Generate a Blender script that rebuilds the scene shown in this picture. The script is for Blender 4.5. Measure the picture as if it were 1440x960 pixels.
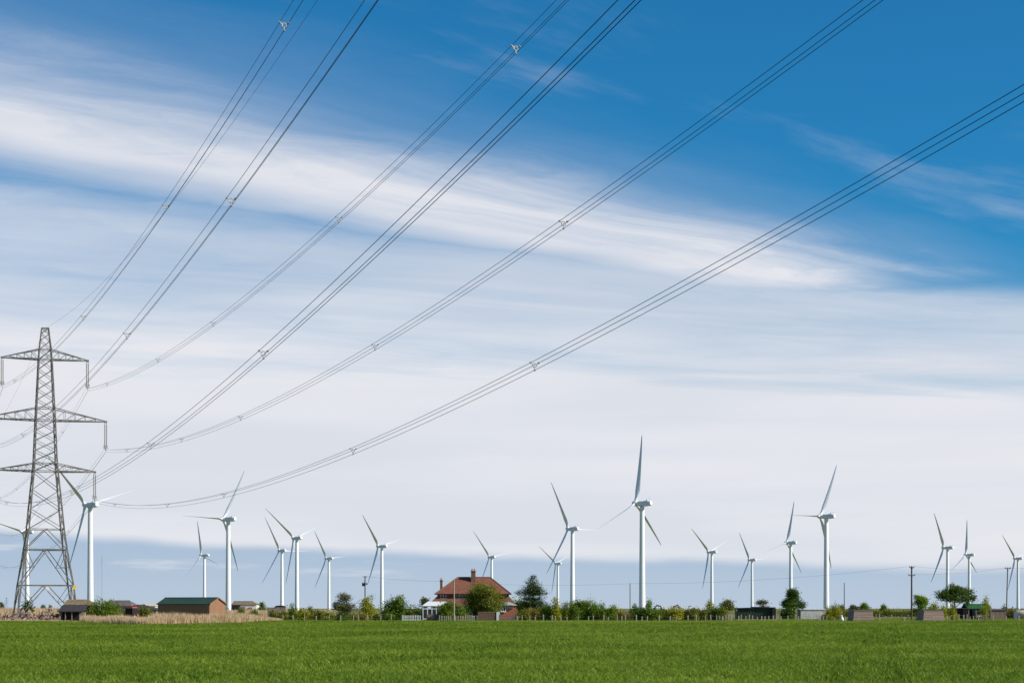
import bpy, math, random
import numpy as np
from mathutils import Vector, Matrix

R = math.radians
random.seed(7)
rng = np.random.default_rng(7)
scene = bpy.context.scene
for o in list(bpy.data.objects):
    bpy.data.objects.remove(o)

# ------------------------------------------------------------------ camera
F = 2700.0            # focal length in photo pixels (photo is 1440 wide)
CH = 2.4              # camera height above the field
HZ = 855.0            # horizon row in the photo
cam = bpy.data.cameras.new("camera")
cam.sensor_width = 36.0
cam.lens = F / 1440.0 * 36.0
cam.shift_y = (HZ - 480.0) / 1440.0
cam.clip_start = 0.1
cam.clip_end = 60000.0
camo = bpy.data.objects.new("camera", cam)
camo.location = (0, 0, CH)
camo.rotation_euler = (R(90), 0, 0)
scene.collection.objects.link(camo)
scene.camera = camo

# ------------------------------------------------------------------ sky, sun, exposure
SUN_EL = R(33)
SUN_AZ = R(107)       # clockwise from the view direction (+Y)
SUN_DIR = Vector((math.sin(SUN_AZ) * math.cos(SUN_EL), math.cos(SUN_AZ) * math.cos(SUN_EL), math.sin(SUN_EL)))
world = bpy.data.worlds.new("World")
scene.world = world
world.use_nodes = True
NT = world.node_tree
NT.nodes.clear()

class X:
    """a small wrapper so that node maths can be written as expressions"""
    nt = None
    def __init__(s, sock): s.s = sock
    @staticmethod
    def lift(v): return v.s if isinstance(v, X) else v
    @staticmethod
    def math(op, *a, clamp=False):
        n = X.nt.nodes.new('ShaderNodeMath'); n.operation = op; n.use_clamp = clamp
        for i, v in enumerate(a):
            v = X.lift(v)
            if isinstance(v, (int, float)): n.inputs[i].default_value = v
            else: X.nt.links.new(v, n.inputs[i])
        return X(n.outputs[0])
    def __add__(s, o): return X.math('ADD', s, o)
    __radd__ = __add__
    def __sub__(s, o): return X.math('SUBTRACT', s, o)
    def __rsub__(s, o): return X.math('SUBTRACT', o, s)
    def __mul__(s, o): return X.math('MULTIPLY', s, o)
    __rmul__ = __mul__
    def __truediv__(s, o): return X.math('DIVIDE', s, o)
    def __rtruediv__(s, o): return X.math('DIVIDE', o, s)

def sstep(x, a, b):
    n = X.nt.nodes.new('ShaderNodeMapRange'); n.interpolation_type = 'SMOOTHSTEP'
    X.nt.links.new(x.s, n.inputs['Value'])
    n.inputs['From Min'].default_value = a; n.inputs['From Max'].default_value = b
    return X(n.outputs['Result'])
def combine(x, y, z):
    n = X.nt.nodes.new('ShaderNodeCombineXYZ')
    for i, v in enumerate((x, y, z)):
        v = X.lift(v)
        if isinstance(v, (int, float)): n.inputs[i].default_value = v
        else: X.nt.links.new(v, n.inputs[i])
    return n.outputs[0]
def noise(vec, scale, detail=4, rough=0.55, dist=0.0):
    n = X.nt.nodes.new('ShaderNodeTexNoise')
    X.nt.links.new(vec, n.inputs['Vector'])
    n.inputs['Scale'].default_value = scale; n.inputs['Detail'].default_value = detail
    n.inputs['Roughness'].default_value = rough; n.inputs['Distortion'].default_value = dist
    return X(n.outputs['Fac'])
def mixc(fac, a, b):
    n = X.nt.nodes.new('ShaderNodeMix'); n.data_type = 'RGBA'
    f = X.lift(fac)
    if isinstance(f, (int, float)): n.inputs[0].default_value = f
    else: X.nt.links.new(f, n.inputs[0])
    for i, v in ((6, a), (7, b)):
        v = X.lift(v)
        if isinstance(v, (tuple, list)): n.inputs[i].default_value = (*v[:3], 1)
        else: X.nt.links.new(v, n.inputs[i])
    return X(n.outputs[2])

X.nt = NT
SKY_STRENGTH = 0.1
sky = NT.nodes.new('ShaderNodeTexSky')
sky.sky_type = 'NISHITA'; sky.sun_disc = False
sky.sun_elevation = SUN_EL; sky.sun_rotation = SUN_AZ
sky.altitude = 0; sky.air_density = 1.0; sky.dust_density = 0.3; sky.ozone_density = 3.0
tc = NT.nodes.new('ShaderNodeTexCoord')
sep = NT.nodes.new('ShaderNodeSeparateXYZ')
NT.links.new(tc.outputs['Generated'], sep.inputs[0])
dx, dy, dz = (X(sep.outputs[i]) for i in range(3))
el = X.math('MAXIMUM', dz, 0.004)
# clouds lie on a high flat sheet: PX, PY are positions on that sheet in units of its height
PX = dx / el
PY = dy / el
# polariser-like deep blue: the clear sky keeps the model's brightness, with its colour deepened
hs = NT.nodes.new('ShaderNodeMix'); hs.data_type = 'RGBA'; hs.blend_type = 'MULTIPLY'
hs.inputs[0].default_value = 1.0
NT.links.new(sky.outputs[0], hs.inputs[6]); hs.inputs[7].default_value = (0.112, 0.63, 0.90, 1)
clear = X(hs.outputs[2])
w1 = noise(combine(PX, PY, 0.0), 0.55, 3, 0.5) - 0.5
w2 = noise(combine(PX, PY, 7.3), 1.7, 5, 0.6) - 0.5
# long straight cirrus street (46 degrees to the view) with fibres along it
c1, s1 = math.cos(R(46)), math.sin(R(46))
along = PX * c1 + PY * s1
across = PY * c1 - PX * s1
fib = noise(combine(along * 0.55 + w2 * 0.6, across * 2.0 + w1 * 0.8, 1.0), 1.5, 7, 0.62, 0.7) - 0.5
a1 = across + w1 * 0.42 + w2 * 0.16 + fib * 0.40
street = sstep(a1, 2.86, 3.50) * (1.0 - sstep(a1, 3.46, 3.95))
street = street * (0.72 + fib * 1.0) + sstep(a1, 2.45, 3.3) * (1.0 - sstep(a1, 3.6, 4.4)) * 0.22
street = street * (1.0 - sstep(along + w2 * 0.5, 4.6, 5.5) * 0.85)
# wide veil whose near edge runs 29 degrees to the view
c2, s2 = math.cos(R(29)), math.sin(R(29))
al2 = PX * c2 + PY * s2
ac2 = PY * c2 - PX * s2
fib2 = noise(combine(al2 * 0.42 + w2 * 0.5, ac2 * 1.2 + w1 * 0.6, 4.0), 1.2, 6, 0.6, 0.6) - 0.5
a2 = X.math('ABSOLUTE', ac2) + w1 * 0.7 + w2 * 0.22 + fib2 * 0.35  # mirrored behind the camera: unseen cloud added for white fill light
veil = sstep(a2, 4.22, 4.95) * 0.67 + sstep(a2, 5.0, 8.5) * 0.40
vmod = (fib2 * 0.95 + w1 * 0.9) * (1.0 - sstep(a2, 5.5, 10.0) * 0.72)
veil = veil * (1.0 + vmod)
# faint wisps everywhere
wisp = sstep(noise(combine(along * 0.5, across * 1.3, 9.0), 0.9, 6, 0.62, 0.6), 0.46, 0.82) * 0.34
cov = X.math('MAXIMUM', X.math('MAXIMUM', street, veil), wisp, clamp=True)
lowband = noise(combine(dx * 2.0, dy * 2.0, dz * 22.0), 1.6, 5, 0.5) - 0.5
cov = X.math('MINIMUM', X.math('MAXIMUM', cov + sstep(dz, 0.10, 0.045) * 0.0, 0.0), 0.97)
cloudcol = mixc(sstep(lowband + (0.09 - dz) * 0.4, -0.16, 0.20), (6.85, 6.87, 7.25), (6.05, 6.28, 6.85))
skyc = mixc(cov, clear, cloudcol)
# clear strip of hazy air under the far edge of the cloud sheet
edge = dz + (noise(combine(dx * 3.0, dy * 3.0, dz * 14.0), 1.5, 4, 0.55) - 0.5) * 0.022 + dx * 0.032
puff = sstep(noise(combine(dx * 9.0, dy * 9.0, dz * 90.0), 1.3, 4, 0.55), 0.56, 0.75) * sstep(dz, 0.008, 0.018)
strip = (1.0 - sstep(edge, 0.0240, 0.0315)) * (1.0 - puff * 0.55)
skyc = mixc(strip * 0.9, skyc, mixc(sstep(dz, 0.0, 0.035), (3.75, 4.65, 5.75), (3.1, 4.2, 5.55)))
bg = NT.nodes.new('ShaderNodeBackground')
NT.links.new(skyc.s, bg.inputs[0]); bg.inputs[1].default_value = SKY_STRENGTH
wo = NT.nodes.new('ShaderNodeOutputWorld')
NT.links.new(bg.outputs[0], wo.inputs[0])

sl = bpy.data.lights.new("sun", 'SUN')
sl.energy = 4.9; sl.angle = R(0.5); sl.color = (1.0, 0.93, 0.82)
so = bpy.data.objects.new("sun", sl)
so.rotation_euler = SUN_DIR.to_track_quat('Z', 'Y').to_euler()
so.location = (60, -40, 120)
scene.collection.objects.link(so)
scene.view_settings.view_transform = 'Standard'
scene.view_settings.look = 'None'
scene.view_settings.exposure = 0.25
scene.view_settings.gamma = 1.0
scene.view_settings.use_curve_mapping = False

# ------------------------------------------------------------------ helpers
col = scene.collection
def gx(px, Y): return (px - 720.0) / F * Y
def gz(py, Y): return CH + (HZ - py) / F * Y
def row(py): return CH * F / (py - HZ)          # distance of the ground seen at photo row py

def tag(o, label=None, cat=None, group=None, kind=None):
    if label: o['label'] = label
    if cat: o['category'] = cat
    if group: o['group'] = group
    if kind: o['kind'] = kind
    return o
def empty(name, loc, rz=0.0):
    o = bpy.data.objects.new(name, None); o.location = loc; o.rotation_euler = (0, 0, rz)
    o.empty_display_size = 0.5
    col.objects.link(o); return o
def copy_tree(o, parent=None):
    c = o.copy(); col.objects.link(c); c.parent = parent
    for ch in list(o.children): copy_tree(ch, c)
    return c
def link_mesh(name, me, parent=None, loc=None, rot=None):
    o = bpy.data.objects.new(name, me); col.objects.link(o); o.parent = parent
    if loc is not None: o.location = loc
    if rot is not None: o.rotation_euler = rot
    return o

class MB:
    def __init__(s): s.v = []; s.f = []
    def add(s, vs, fs):
        b = len(s.v); s.v += [tuple(p) for p in vs]; s.f += [tuple(i + b for i in f) for f in fs]; return s
    def box(s, c, d, rz=0.0, taper=1.0):
        x, y, z = (k / 2 for k in d); cr, sr = math.cos(rz), math.sin(rz); vs = []
        for k in (-1, 1):
            t = taper if k > 0 else 1.0
            for a, b in ((-1, -1), (1, -1), (1, 1), (-1, 1)):
                u, w = a * x * t, b * y * t
                vs.append((c[0] + u * cr - w * sr, c[1] + u * sr + w * cr, c[2] + k * z))
        return s.add(vs, [(3, 2, 1, 0), (4, 5, 6, 7), (0, 1, 5, 4), (1, 2, 6, 5), (2, 3, 7, 6), (3, 0, 4, 7)])
    def bar(s, p, q, w, h=None):
        p, q = Vector(p), Vector(q); h = h or w; d = (q - p).normalized()
        up = Vector((0, 0, 1)) if abs(d.z) < 0.95 else Vector((0, 1, 0))
        a = d.cross(up).normalized() * w / 2; b = a.cross(d).normalized() * h / 2
        vs = [e + i * a + j * b for e in (p, q) for i, j in ((-1, -1), (1, -1), (1, 1), (-1, 1))]
        return s.add(vs, [(0, 1, 2, 3), (7, 6, 5, 4), (0, 4, 5, 1), (1, 5, 6, 2), (2, 6, 7, 3), (3, 7, 4, 0)])
    def tube(s, pts, rad, n=8, cap=True):
        pts = [Vector(p) for p in pts]; m = len(pts); vs = []; fs = []
        if not hasattr(rad, '__len__'): rad = [rad] * m
        ref = None
        for i, p in enumerate(pts):
            d = (pts[min(i + 1, m - 1)] - pts[max(i - 1, 0)]).normalized()
            if ref is None:
                ref = d.cross(Vector((0, 0, 1)) if abs(d.z) < 0.9 else Vector((1, 0, 0))).normalized()
            a = (ref - d * ref.dot(d)).normalized(); ref = a; b = d.cross(a)
            for k in range(n):
                t = 2 * math.pi * k / n
                vs.append(p + (a * math.cos(t) + b * math.sin(t)) * rad[i])
        for i in range(m - 1):
            for k in range(n):
                k2 = (k + 1) % n
                fs.append((i * n + k, i * n + k2, (i + 1) * n + k2, (i + 1) * n + k))
        if cap: fs += [tuple(range(n))[::-1], tuple((m - 1) * n + k for k in range(n))]
        return s.add(vs, fs)
    def poly(s, vs): return s.add(vs, [tuple(range(len(vs)))])
    def prism(s, prof, y0, y1):
        """profile in x,z pushed from y0 to y1"""
        n = len(prof); vs = [(x, y0, z) for x, z in prof] + [(x, y1, z) for x, z in prof]
        fs = [tuple(range(n)), tuple(range(2 * n - 1, n - 1, -1))]
        fs += [((i + 1) % n, i, i + n, (i + 1) % n + n) for i in range(n)]
        return s.add(vs, fs)
    def slab(s, vs, t):
        """a sheet (planar polygon) given thickness t downwards along its normal"""
        vs = [Vector(v) for v in vs]; nrm = (vs[1] - vs[0]).cross(vs[2] - vs[0]).normalized()
        if nrm.z < 0: vs = vs[::-1]; nrm = -nrm
        n = len(vs); lo = [v - nrm * t for v in vs]
        fs = [tuple(range(n)), tuple(range(2 * n - 1, n - 1, -1))] + [((i + 1) % n, i, i + n, (i + 1) % n + n) for i in range(n)]
        return s.add(vs + lo, fs)
    def mesh(s, name, mat, smooth=False):
        me = bpy.data.meshes.new(name); me.from_pydata(s.v, [], s.f); me.materials.append(mat)
        if smooth:
            me.polygons.foreach_set('use_smooth', [True] * len(me.polygons))
            try: me.set_sharp_from_angle(angle=R(40))
            except Exception: pass
        me.update(); return me
    def build(s, name, mat, parent=None, smooth=False, loc=None):
        return link_mesh(name, s.mesh(name, mat, smooth), parent, loc)

# ------------------------------------------------------------------ materials
M = {}
def material(name, c1, c2=None, scale=3.0, rough=0.8, metal=0.0, bump=0.0, stretch=(1, 1, 1), detail=5, lo=0.35, hi=0.65, coord='Object', spec=0.3, island=0.0):
    m = bpy.data.materials.new(name); m.use_nodes = True
    nt = m.node_tree; X.nt = nt
    b = nt.nodes['Principled BSDF']
    b.inputs['Roughness'].default_value = rough; b.inputs['Metallic'].default_value = metal
    b.inputs['Specular IOR Level'].default_value = spec
    c2 = c2 or tuple(k * 0.75 for k in c1)
    t = nt.nodes.new('ShaderNodeTexCoord'); mp = nt.nodes.new('ShaderNodeMapping')
    mp.inputs['Scale'].default_value = stretch
    nt.links.new(t.outputs[coord], mp.inputs[0])
    f = noise(mp.outputs[0], scale, detail, 0.6)
    fac = sstep(f, lo, hi)
    if island:
        g = nt.nodes.new('ShaderNodeNewGeometry')
        fac = X.math('ADD', fac * (1 - island), X(g.outputs['Random Per Island']) * island)
    cc = mixc(fac, c1, c2)
    nt.links.new(cc.s, b.inputs['Base Color'])
    if bump:
        bn = nt.nodes.new('ShaderNodeBump'); bn.inputs['Strength'].default_value = bump; bn.inputs['Distance'].default_value = 0.05
        nt.links.new(f.s, bn.inputs['Height']); nt.links.new(bn.outputs[0], b.inputs['Normal'])
    M[name] = m; return m
def leafmat(name, c1, c2, trans=0.35, scale=0.5, world=False):
    m = bpy.data.materials.new(name); m.use_nodes = True
    nt = m.node_tree; X.nt = nt; nt.nodes.clear()
    out = nt.nodes.new('ShaderNodeOutputMaterial')
    t = nt.nodes.new('ShaderNodeTexCoord'); g = nt.nodes.new('ShaderNodeNewGeometry'); oi = nt.nodes.new('ShaderNodeObjectInfo')
    f = sstep(noise(g.outputs['Position'] if world else t.outputs['Object'], scale, 3, 0.6), 0.35, 0.65) * (0.28 if world else 0.5) + (X(g.outputs['Random Per Island']) * X(g.outputs['Random Per Island']) * 0.72 if world else X(g.outputs['Random Per Island']) * 0.5)
    cc = mixc(f, c1, c2)
    d = nt.nodes.new('ShaderNodeBsdfDiffuse'); tr = nt.nodes.new('ShaderNodeBsdfTranslucent')
    gl = nt.nodes.new('ShaderNodeBsdfGlossy'); gl.inputs['Roughness'].default_value = 0.45
    nt.links.new(cc.s, d.inputs[0]); nt.links.new(cc.s, tr.inputs[0])
    mx = nt.nodes.new('ShaderNodeMixShader'); mx.inputs[0].default_value = trans
    nt.links.new(d.outputs[0], mx.inputs[1]); nt.links.new(tr.outputs[0], mx.inputs[2])
    mg = nt.nodes.new('ShaderNodeMixShader'); mg.inputs[0].default_value = 0.015
    nt.links.new(mx.outputs[0], mg.inputs[1]); nt.links.new(gl.outputs[0], mg.inputs[2])
    nt.links.new(mg.outputs[0], out.inputs[0])
    M[name] = m; return m

material('turbine_white', (0.80, 0.81, 0.81), (0.74, 0.75, 0.75), 0.08, 0.45, stretch=(1, 1, 0.15))
material('turbine_grey', (0.45, 0.47, 0.49), (0.36, 0.38, 0.40), 0.6, 0.5)
material('galvanised', (0.21, 0.20, 0.18), (0.105, 0.10, 0.09), 0.9, 0.65, metal=0.25)
material('cable', (0.055, 0.055, 0.06), (0.04, 0.04, 0.045), 0.3, 0.45, metal=0.4)
material('spacer', (0.46, 0.45, 0.43), (0.34, 0.34, 0.32), 4.0, 0.5, metal=0.3)
material('porcelain', (0.25, 0.20, 0.17), (0.17, 0.14, 0.12), 3.0, 0.3, spec=0.5)
material('sign_yellow', (0.75, 0.50, 0.03), (0.65, 0.42, 0.03), 3.0, 0.5)
material('sign_white', (0.7, 0.7, 0.68), (0.55, 0.55, 0.53), 3.0, 0.5)
material('black', (0.012, 0.012, 0.013), (0.022, 0.022, 0.022), 2.0, 0.7)
material('timber_warm', (0.31, 0.165, 0.09), (0.21, 0.11, 0.062), 1.2, 0.8, stretch=(0.25, 1, 6), bump=0.2, island=0.35)
material('timber_grey', (0.30, 0.22, 0.175), (0.18, 0.135, 0.11), 1.0, 0.85, stretch=(0.3, 1, 7), bump=0.2, island=0.4)
material('timber_red', (0.17, 0.085, 0.065), (0.12, 0.06, 0.05), 1.0, 0.85, stretch=(3, 1, 0.5), island=0.3)
material('post_wood', (0.48, 0.41, 0.32), (0.28, 0.23, 0.18), 2.0, 0.85, stretch=(3, 3, 0.6))
material('pole_wood', (0.13, 0.085, 0.06), (0.09, 0.06, 0.045), 2.0, 0.85, stretch=(3, 3, 0.3))
material('pole_pale', (0.42, 0.36, 0.26), (0.33, 0.28, 0.20), 2.0, 0.8)
material('roof_green', (0.022, 0.062, 0.045), (0.016, 0.045, 0.034), 1.5, 0.8, bump=0.1)
material('roof_grass_green', (0.025, 0.11, 0.03), (0.018, 0.075, 0.022), 1.5, 0.75)
material('slate', (0.06, 0.052, 0.05), (0.038, 0.034, 0.034), 3.0, 0.75, bump=0.3)
material('roof_grey', (0.15, 0.125, 0.115), (0.10, 0.085, 0.08), 1.0, 0.85, stretch=(4, 1, 1))
material('roof_moss', (0.24, 0.175, 0.10), (0.16, 0.115, 0.07), 1.2, 0.9, bump=0.3)
material('stone', (0.36, 0.28, 0.21), (0.22, 0.17, 0.13), 1.8, 0.9, bump=0.5)
material('rubble', (0.36, 0.27, 0.20), (0.20, 0.13, 0.10), 0.8, 0.95, bump=0.4, island=0.6)
material('brick', (0.33, 0.155, 0.10), (0.25, 0.12, 0.08), 2.0, 0.9, bump=0.2)
material('brick_brown', (0.22, 0.13, 0.085), (0.16, 0.095, 0.065), 3.0, 0.9, bump=0.2)
material('brick_orange', (0.48, 0.17, 0.09), (0.38, 0.13, 0.07), 2.0, 0.9)
material('render_white', (0.78, 0.76, 0.72), (0.66, 0.64, 0.60), 1.0, 0.8)
material('render_cream', (0.62, 0.55, 0.45), (0.50, 0.44, 0.36), 1.0, 0.85)
material('frame_white', (0.80, 0.80, 0.79), (0.72, 0.72, 0.71), 1.0, 0.5)
material('corrugated', (0.72, 0.71, 0.69), (0.55, 0.54, 0.53), 1.0, 0.5, metal=0.15, stretch=(3, 1, 0.6))
material('glass_dark', (0.03, 0.035, 0.04), (0.02, 0.022, 0.025), 1.0, 0.08, spec=0.6)
material('tractor_red', (0.50, 0.06, 0.05), (0.42, 0.05, 0.045), 1.0, 0.4)
material('rubber', (0.02, 0.02, 0.02), (0.03, 0.028, 0.025), 2.0, 0.85)
material('orange_paint', (0.40, 0.16, 0.06), (0.28, 0.11, 0.05), 1.0, 0.5)
material('tank_cream', (0.60, 0.52, 0.42), (0.50, 0.43, 0.35), 1.0, 0.6)
material('blue_grey', (0.16, 0.21, 0.25), (0.12, 0.16, 0.19), 1.0, 0.6)
material('dark_green_paint', (0.022, 0.04, 0.028), (0.03, 0.05, 0.034), 0.8, 0.7, stretch=(4, 1, 1))
material('bark', (0.10, 0.075, 0.055), (0.06, 0.045, 0.035), 3.0, 0.95, stretch=(2, 2, 0.5))
leafmat('leaf_mid', (0.075, 0.14, 0.01), (0.21, 0.285, 0.022))
leafmat('leaf_dark', (0.034, 0.074, 0.008), (0.105, 0.165, 0.016))
leafmat('leaf_bright', (0.115, 0.215, 0.012), (0.27, 0.37, 0.028))
leafmat('leaf_yellow', (0.2, 0.23, 0.012), (0.43, 0.41, 0.03))
leafmat('leaf_olive', (0.105, 0.13, 0.014), (0.265, 0.27, 0.03))
leafmat('leaf_grey', (0.095, 0.105, 0.045), (0.2, 0.2, 0.095))
leafmat('leaf_pine', (0.016, 0.04, 0.008), (0.06, 0.1, 0.018), 0.15)
leafmat('leaf_brown', (0.165, 0.14, 0.025), (0.32, 0.26, 0.05))
leafmat('wheat', (0.070, 0.155, 0.006), (0.370, 0.460, 0.050), 0.40, 0.05, True)
leafmat('reed', (0.48, 0.34, 0.19), (0.70, 0.54, 0.34), 0.25, 0.3)
leafmat('rough_grass', (0.17, 0.26, 0.015), (0.30, 0.35, 0.04), 0.35, 0.03, True)

# house roof: tile courses with patchy weathering
def tilemat(name, a, b, moss):
    m = material(name, a, b, 0.7, 0.85)
    nt = m.node_tree; X.nt = nt; bs = nt.nodes['Principled BSDF']
    t = nt.nodes.new('ShaderNodeTexCoord')
    br = nt.nodes.new('ShaderNodeTexBrick'); nt.links.new(t.outputs['Object'], br.inputs['Vector'])
    mp = nt.nodes.new('ShaderNodeMapping'); mp.inputs['Rotation'].default_value = (R(90), 0, 0)
    nt.links.new(t.outputs['Object'], mp.inputs[0]); nt.links.new(mp.outputs[0], br.inputs['Vector'])
    br.inputs['Scale'].default_value = 1.6; br.inputs['Brick Width'].default_value = 0.5; br.inputs['Row Height'].default_value = 0.36
    br.inputs['Mortar Size'].default_value = 0.03
    br.inputs['Color1'].default_value = (*a, 1); br.inputs['Color2'].default_value = (*b, 1)
    br.inputs['Mortar'].default_value = (b[0] * .55, b[1] * .55, b[2] * .55, 1)
    f = sstep(noise(t.outputs['Object'], 0.55, 5, 0.65), 0.52, 0.72)
    nt.links.new(mixc(f * 0.75, X(br.outputs['Color']), moss).s, bs.inputs['Base Color'])
    return m
tilemat('roof_tile', (0.29, 0.098, 0.058), (0.19, 0.072, 0.048), (0.17, 0.115, 0.07))
tilemat('wall_tile', (0.23, 0.10, 0.07), (0.16, 0.07, 0.05), (0.17, 0.10, 0.06))

# ------------------------------------------------------------------ ground
def ground_material():
    m = bpy.data.materials.new('ground'); m.use_nodes = True; nt = m.node_tree; X.nt = nt
    b = nt.nodes['Principled BSDF']; b.inputs['Roughness'].default_value = 1.0; b.inputs['Specular IOR Level'].default_value = 0.1
    t = nt.nodes.new('ShaderNodeTexCoord')
    f1 = sstep(noise(t.outputs['Object'], 0.004, 4, 0.6), 0.42, 0.58)
    f2 = sstep(noise(t.outputs['Object'], 0.06, 5, 0.6), 0.35, 0.65)
    c = mixc(f2, mixc(f1, (0.085, 0.13, 0.022), (0.24, 0.18, 0.09)), (0.13, 0.15, 0.035))
    nt.links.new(c.s, b.inputs['Base Color'])
    return m
g = MB(); g.add([(-30000, -3000, 0), (30000, -3000, 0), (30000, 45000, 0), (-30000, 45000, 0)], [(0, 1, 2, 3)])
tag(g.build('ground', ground_material()), kind='structure')
# field outline: photo column -> row where the crop ends
EDGE = [(-700, 872.5), (0, 872.3), (60, 872.6), (110, 873.6), (160, 875.6), (205, 877.0), (260, 876.0), (330, 874.8), (372, 872.0), (400, 871.6), (450, 872.2), (600, 873.0), (800, 874.6), (1000, 875.4), (1200, 875.2), (1300, 873.2), (1440, 872.6), (2200, 872.6)]
ex = np.array([e[0] for e in EDGE], float); ey = np.array([e[1] for e in EDGE], float)
def edge_depth(px): return (CH - 0.36) * F / (np.interp(px, ex, ey) - HZ)   # the crop's top hides its foot
def edge_at_X(Xw, Y):
    return edge_depth(720 + Xw / Y * F)
pl = [(gx(p, float(edge_depth(p))), float(edge_depth(p)), 0.004) for p in np.linspace(-700, 2200, 120)]
g = MB(); g.poly([(pl[0][0], -60, 0.004), (pl[-1][0], -60, 0.004)] + pl[::-1])
material('field_soil', (0.022, 0.042, 0.008), (0.03, 0.05, 0.01), 0.15, 1.0, spec=0.05)
tag(g.build('wheat_field_ground', M['field_soil']), kind='structure')

# ------------------------------------------------------------------ crop, reeds and rough grass (uncountable: geometry nodes over scattered points)
def blade_patch(name, n, size, hmin, hmax, width, bend, mat, seed, nseg=2):
    r = np.random.default_rng(seed); V = []; Fc = []
    for i in range(n):
        x, y = r.uniform(-size / 2, size / 2, 2); h = r.uniform(hmin, hmax); a = r.uniform(0, 2 * math.pi); w = width * r.uniform(0.7, 1.3) / 2
        ca, sa = math.cos(a), math.sin(a); b = bend * h * r.uniform(0.2, 1.0); a2 = r.uniform(0, 2 * math.pi); bx, by = math.cos(a2) * b, math.sin(a2) * b
        k = len(V)
        for j in range(nseg):
            t = j / nseg; ww = w * (1 - 0.35 * t)
            cx, cy, z = x + bx * t * t, y + by * t * t, h * t
            V += [(cx - ca * ww, cy - sa * ww, z), (cx + ca * ww, cy + sa * ww, z)]
        V.append((x + bx, y + by, h * (1 - 0.25 * bend)))
        for j in range(nseg - 1):
            q = k + 2 * j; Fc.append((q, q + 1, q + 3, q + 2))
        q = k + 2 * (nseg - 1); Fc.append((q, q + 1, q + 2))
    me = bpy.data.meshes.new(name); me.from_pydata(V, [], Fc); me.materials.append(mat); me.update()
    return me
def scatter(name, pts, scales, patches, label, cat):
    """one object: a cloud of points, each carrying a turned copy of one of the patches"""
    me = bpy.data.meshes.new(name); me.from_pydata([tuple(p) for p in pts], [], [])
    n = len(pts)
    a = me.attributes.new('size', 'FLOAT', 'POINT'); a.data.foreach_set('value', np.asarray(scales, np.float32))
    a = me.attributes.new('turn', 'FLOAT', 'POINT'); a.data.foreach_set('value', rng.uniform(0, 6.283, n).astype(np.float32))
    a = me.attributes.new('pick', 'INT', 'POINT'); a.data.foreach_set('value', rng.integers(0, len(patches), n).astype(np.int32))
    o = link_mesh(name, me); tag(o, label, cat, kind='stuff')
    ng = bpy.data.node_groups.new(name, 'GeometryNodeTree')
    ng.interface.new_socket('Geometry', in_out='INPUT', socket_type='NodeSocketGeometry')
    ng.interface.new_socket('Geometry', in_out='OUTPUT', socket_type='NodeSocketGeometry')
    N, L = ng.nodes, ng.links
    gi, go = N.new('NodeGroupInput'), N.new('NodeGroupOutput')
    j = N.new('GeometryNodeGeometryToInstance')
    for pm in reversed(patches):
        src = bpy.data.objects.new(pm.name, pm)
        oi = N.new('GeometryNodeObjectInfo'); oi.inputs['Object'].default_value = src
        L.new(oi.outputs['Geometry'], j.inputs[0])
    iop = N.new('GeometryNodeInstanceOnPoints'); iop.inputs['Pick Instance'].default_value = True
    def attr(nm, ty):
        k = N.new('GeometryNodeInputNamedAttribute'); k.data_type = ty; k.inputs['Name'].default_value = nm
        return k.outputs['Attribute']
    L.new(gi.outputs[0], iop.inputs['Points']); L.new(j.outputs[0], iop.inputs['Instance'])
    L.new(attr('pick', 'INT'), iop.inputs['Instance Index'])
    cx = N.new('ShaderNodeCombineXYZ'); L.new(attr('turn', 'FLOAT'), cx.inputs[2])
    L.new(cx.outputs[0], iop.inputs['Rotation']); L.new(attr('size', 'FLOAT'), iop.inputs['Scale'])
    L.new(iop.outputs[0], go.inputs[0])
    md = o.modifiers.new('scatter', 'NODES'); md.node_group = ng
    return o
def vnoise(x, y, s, seed=0):
    r = np.random.default_rng(seed); G = r.uniform(0, 1, (64, 64))
    u, v = x / s, y / s; iu, iv = np.floor(u).astype(int), np.floor(v).astype(int); fu, fv = u - iu, v - iv
    fu = fu * fu * (3 - 2 * fu); fv = fv * fv * (3 - 2 * fv)
    g_ = lambda a, b: G[a % 64, b % 64]
    return (g_(iu, iv) * (1 - fu) + g_(iu + 1, iv) * fu) * (1 - fv) + (g_(iu, iv + 1) * (1 - fu) + g_(iu + 1, iv + 1) * fu) * fv

P = []; S = []
for y0, y1, step in ((50, 90, 0.62), (90, 140, 0.85), (140, 230, 1.25), (230, 420, 1.9)):
    half = 0.36 * y1 + 4
    xs = np.arange(-half, half, step); ys = np.arange(y0, y1, step)
    a, b = np.meshgrid(xs, ys); a = a.ravel() + rng.uniform(-.5, .5, a.size) * step; b = b.ravel() + rng.uniform(-.5, .5, b.size) * step
    k = (np.abs(a) < 0.36 * b + 4) & (b < edge_at_X(a, b) * (0.975 + 0.05 * vnoise(a, b, 3.5, 8)) - 0.4)
    P.append(np.c_[a[k], b[k]]); S.append(np.full(k.sum(), step / 0.62))
P = np.concatenate(P); S = np.concatenate(S)
hscale = 0.76 + 0.32 * vnoise(P[:, 0], P[:, 1], 9, 1) + 0.22 * vnoise(P[:, 0], P[:, 1], 2.6, 2)
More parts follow.
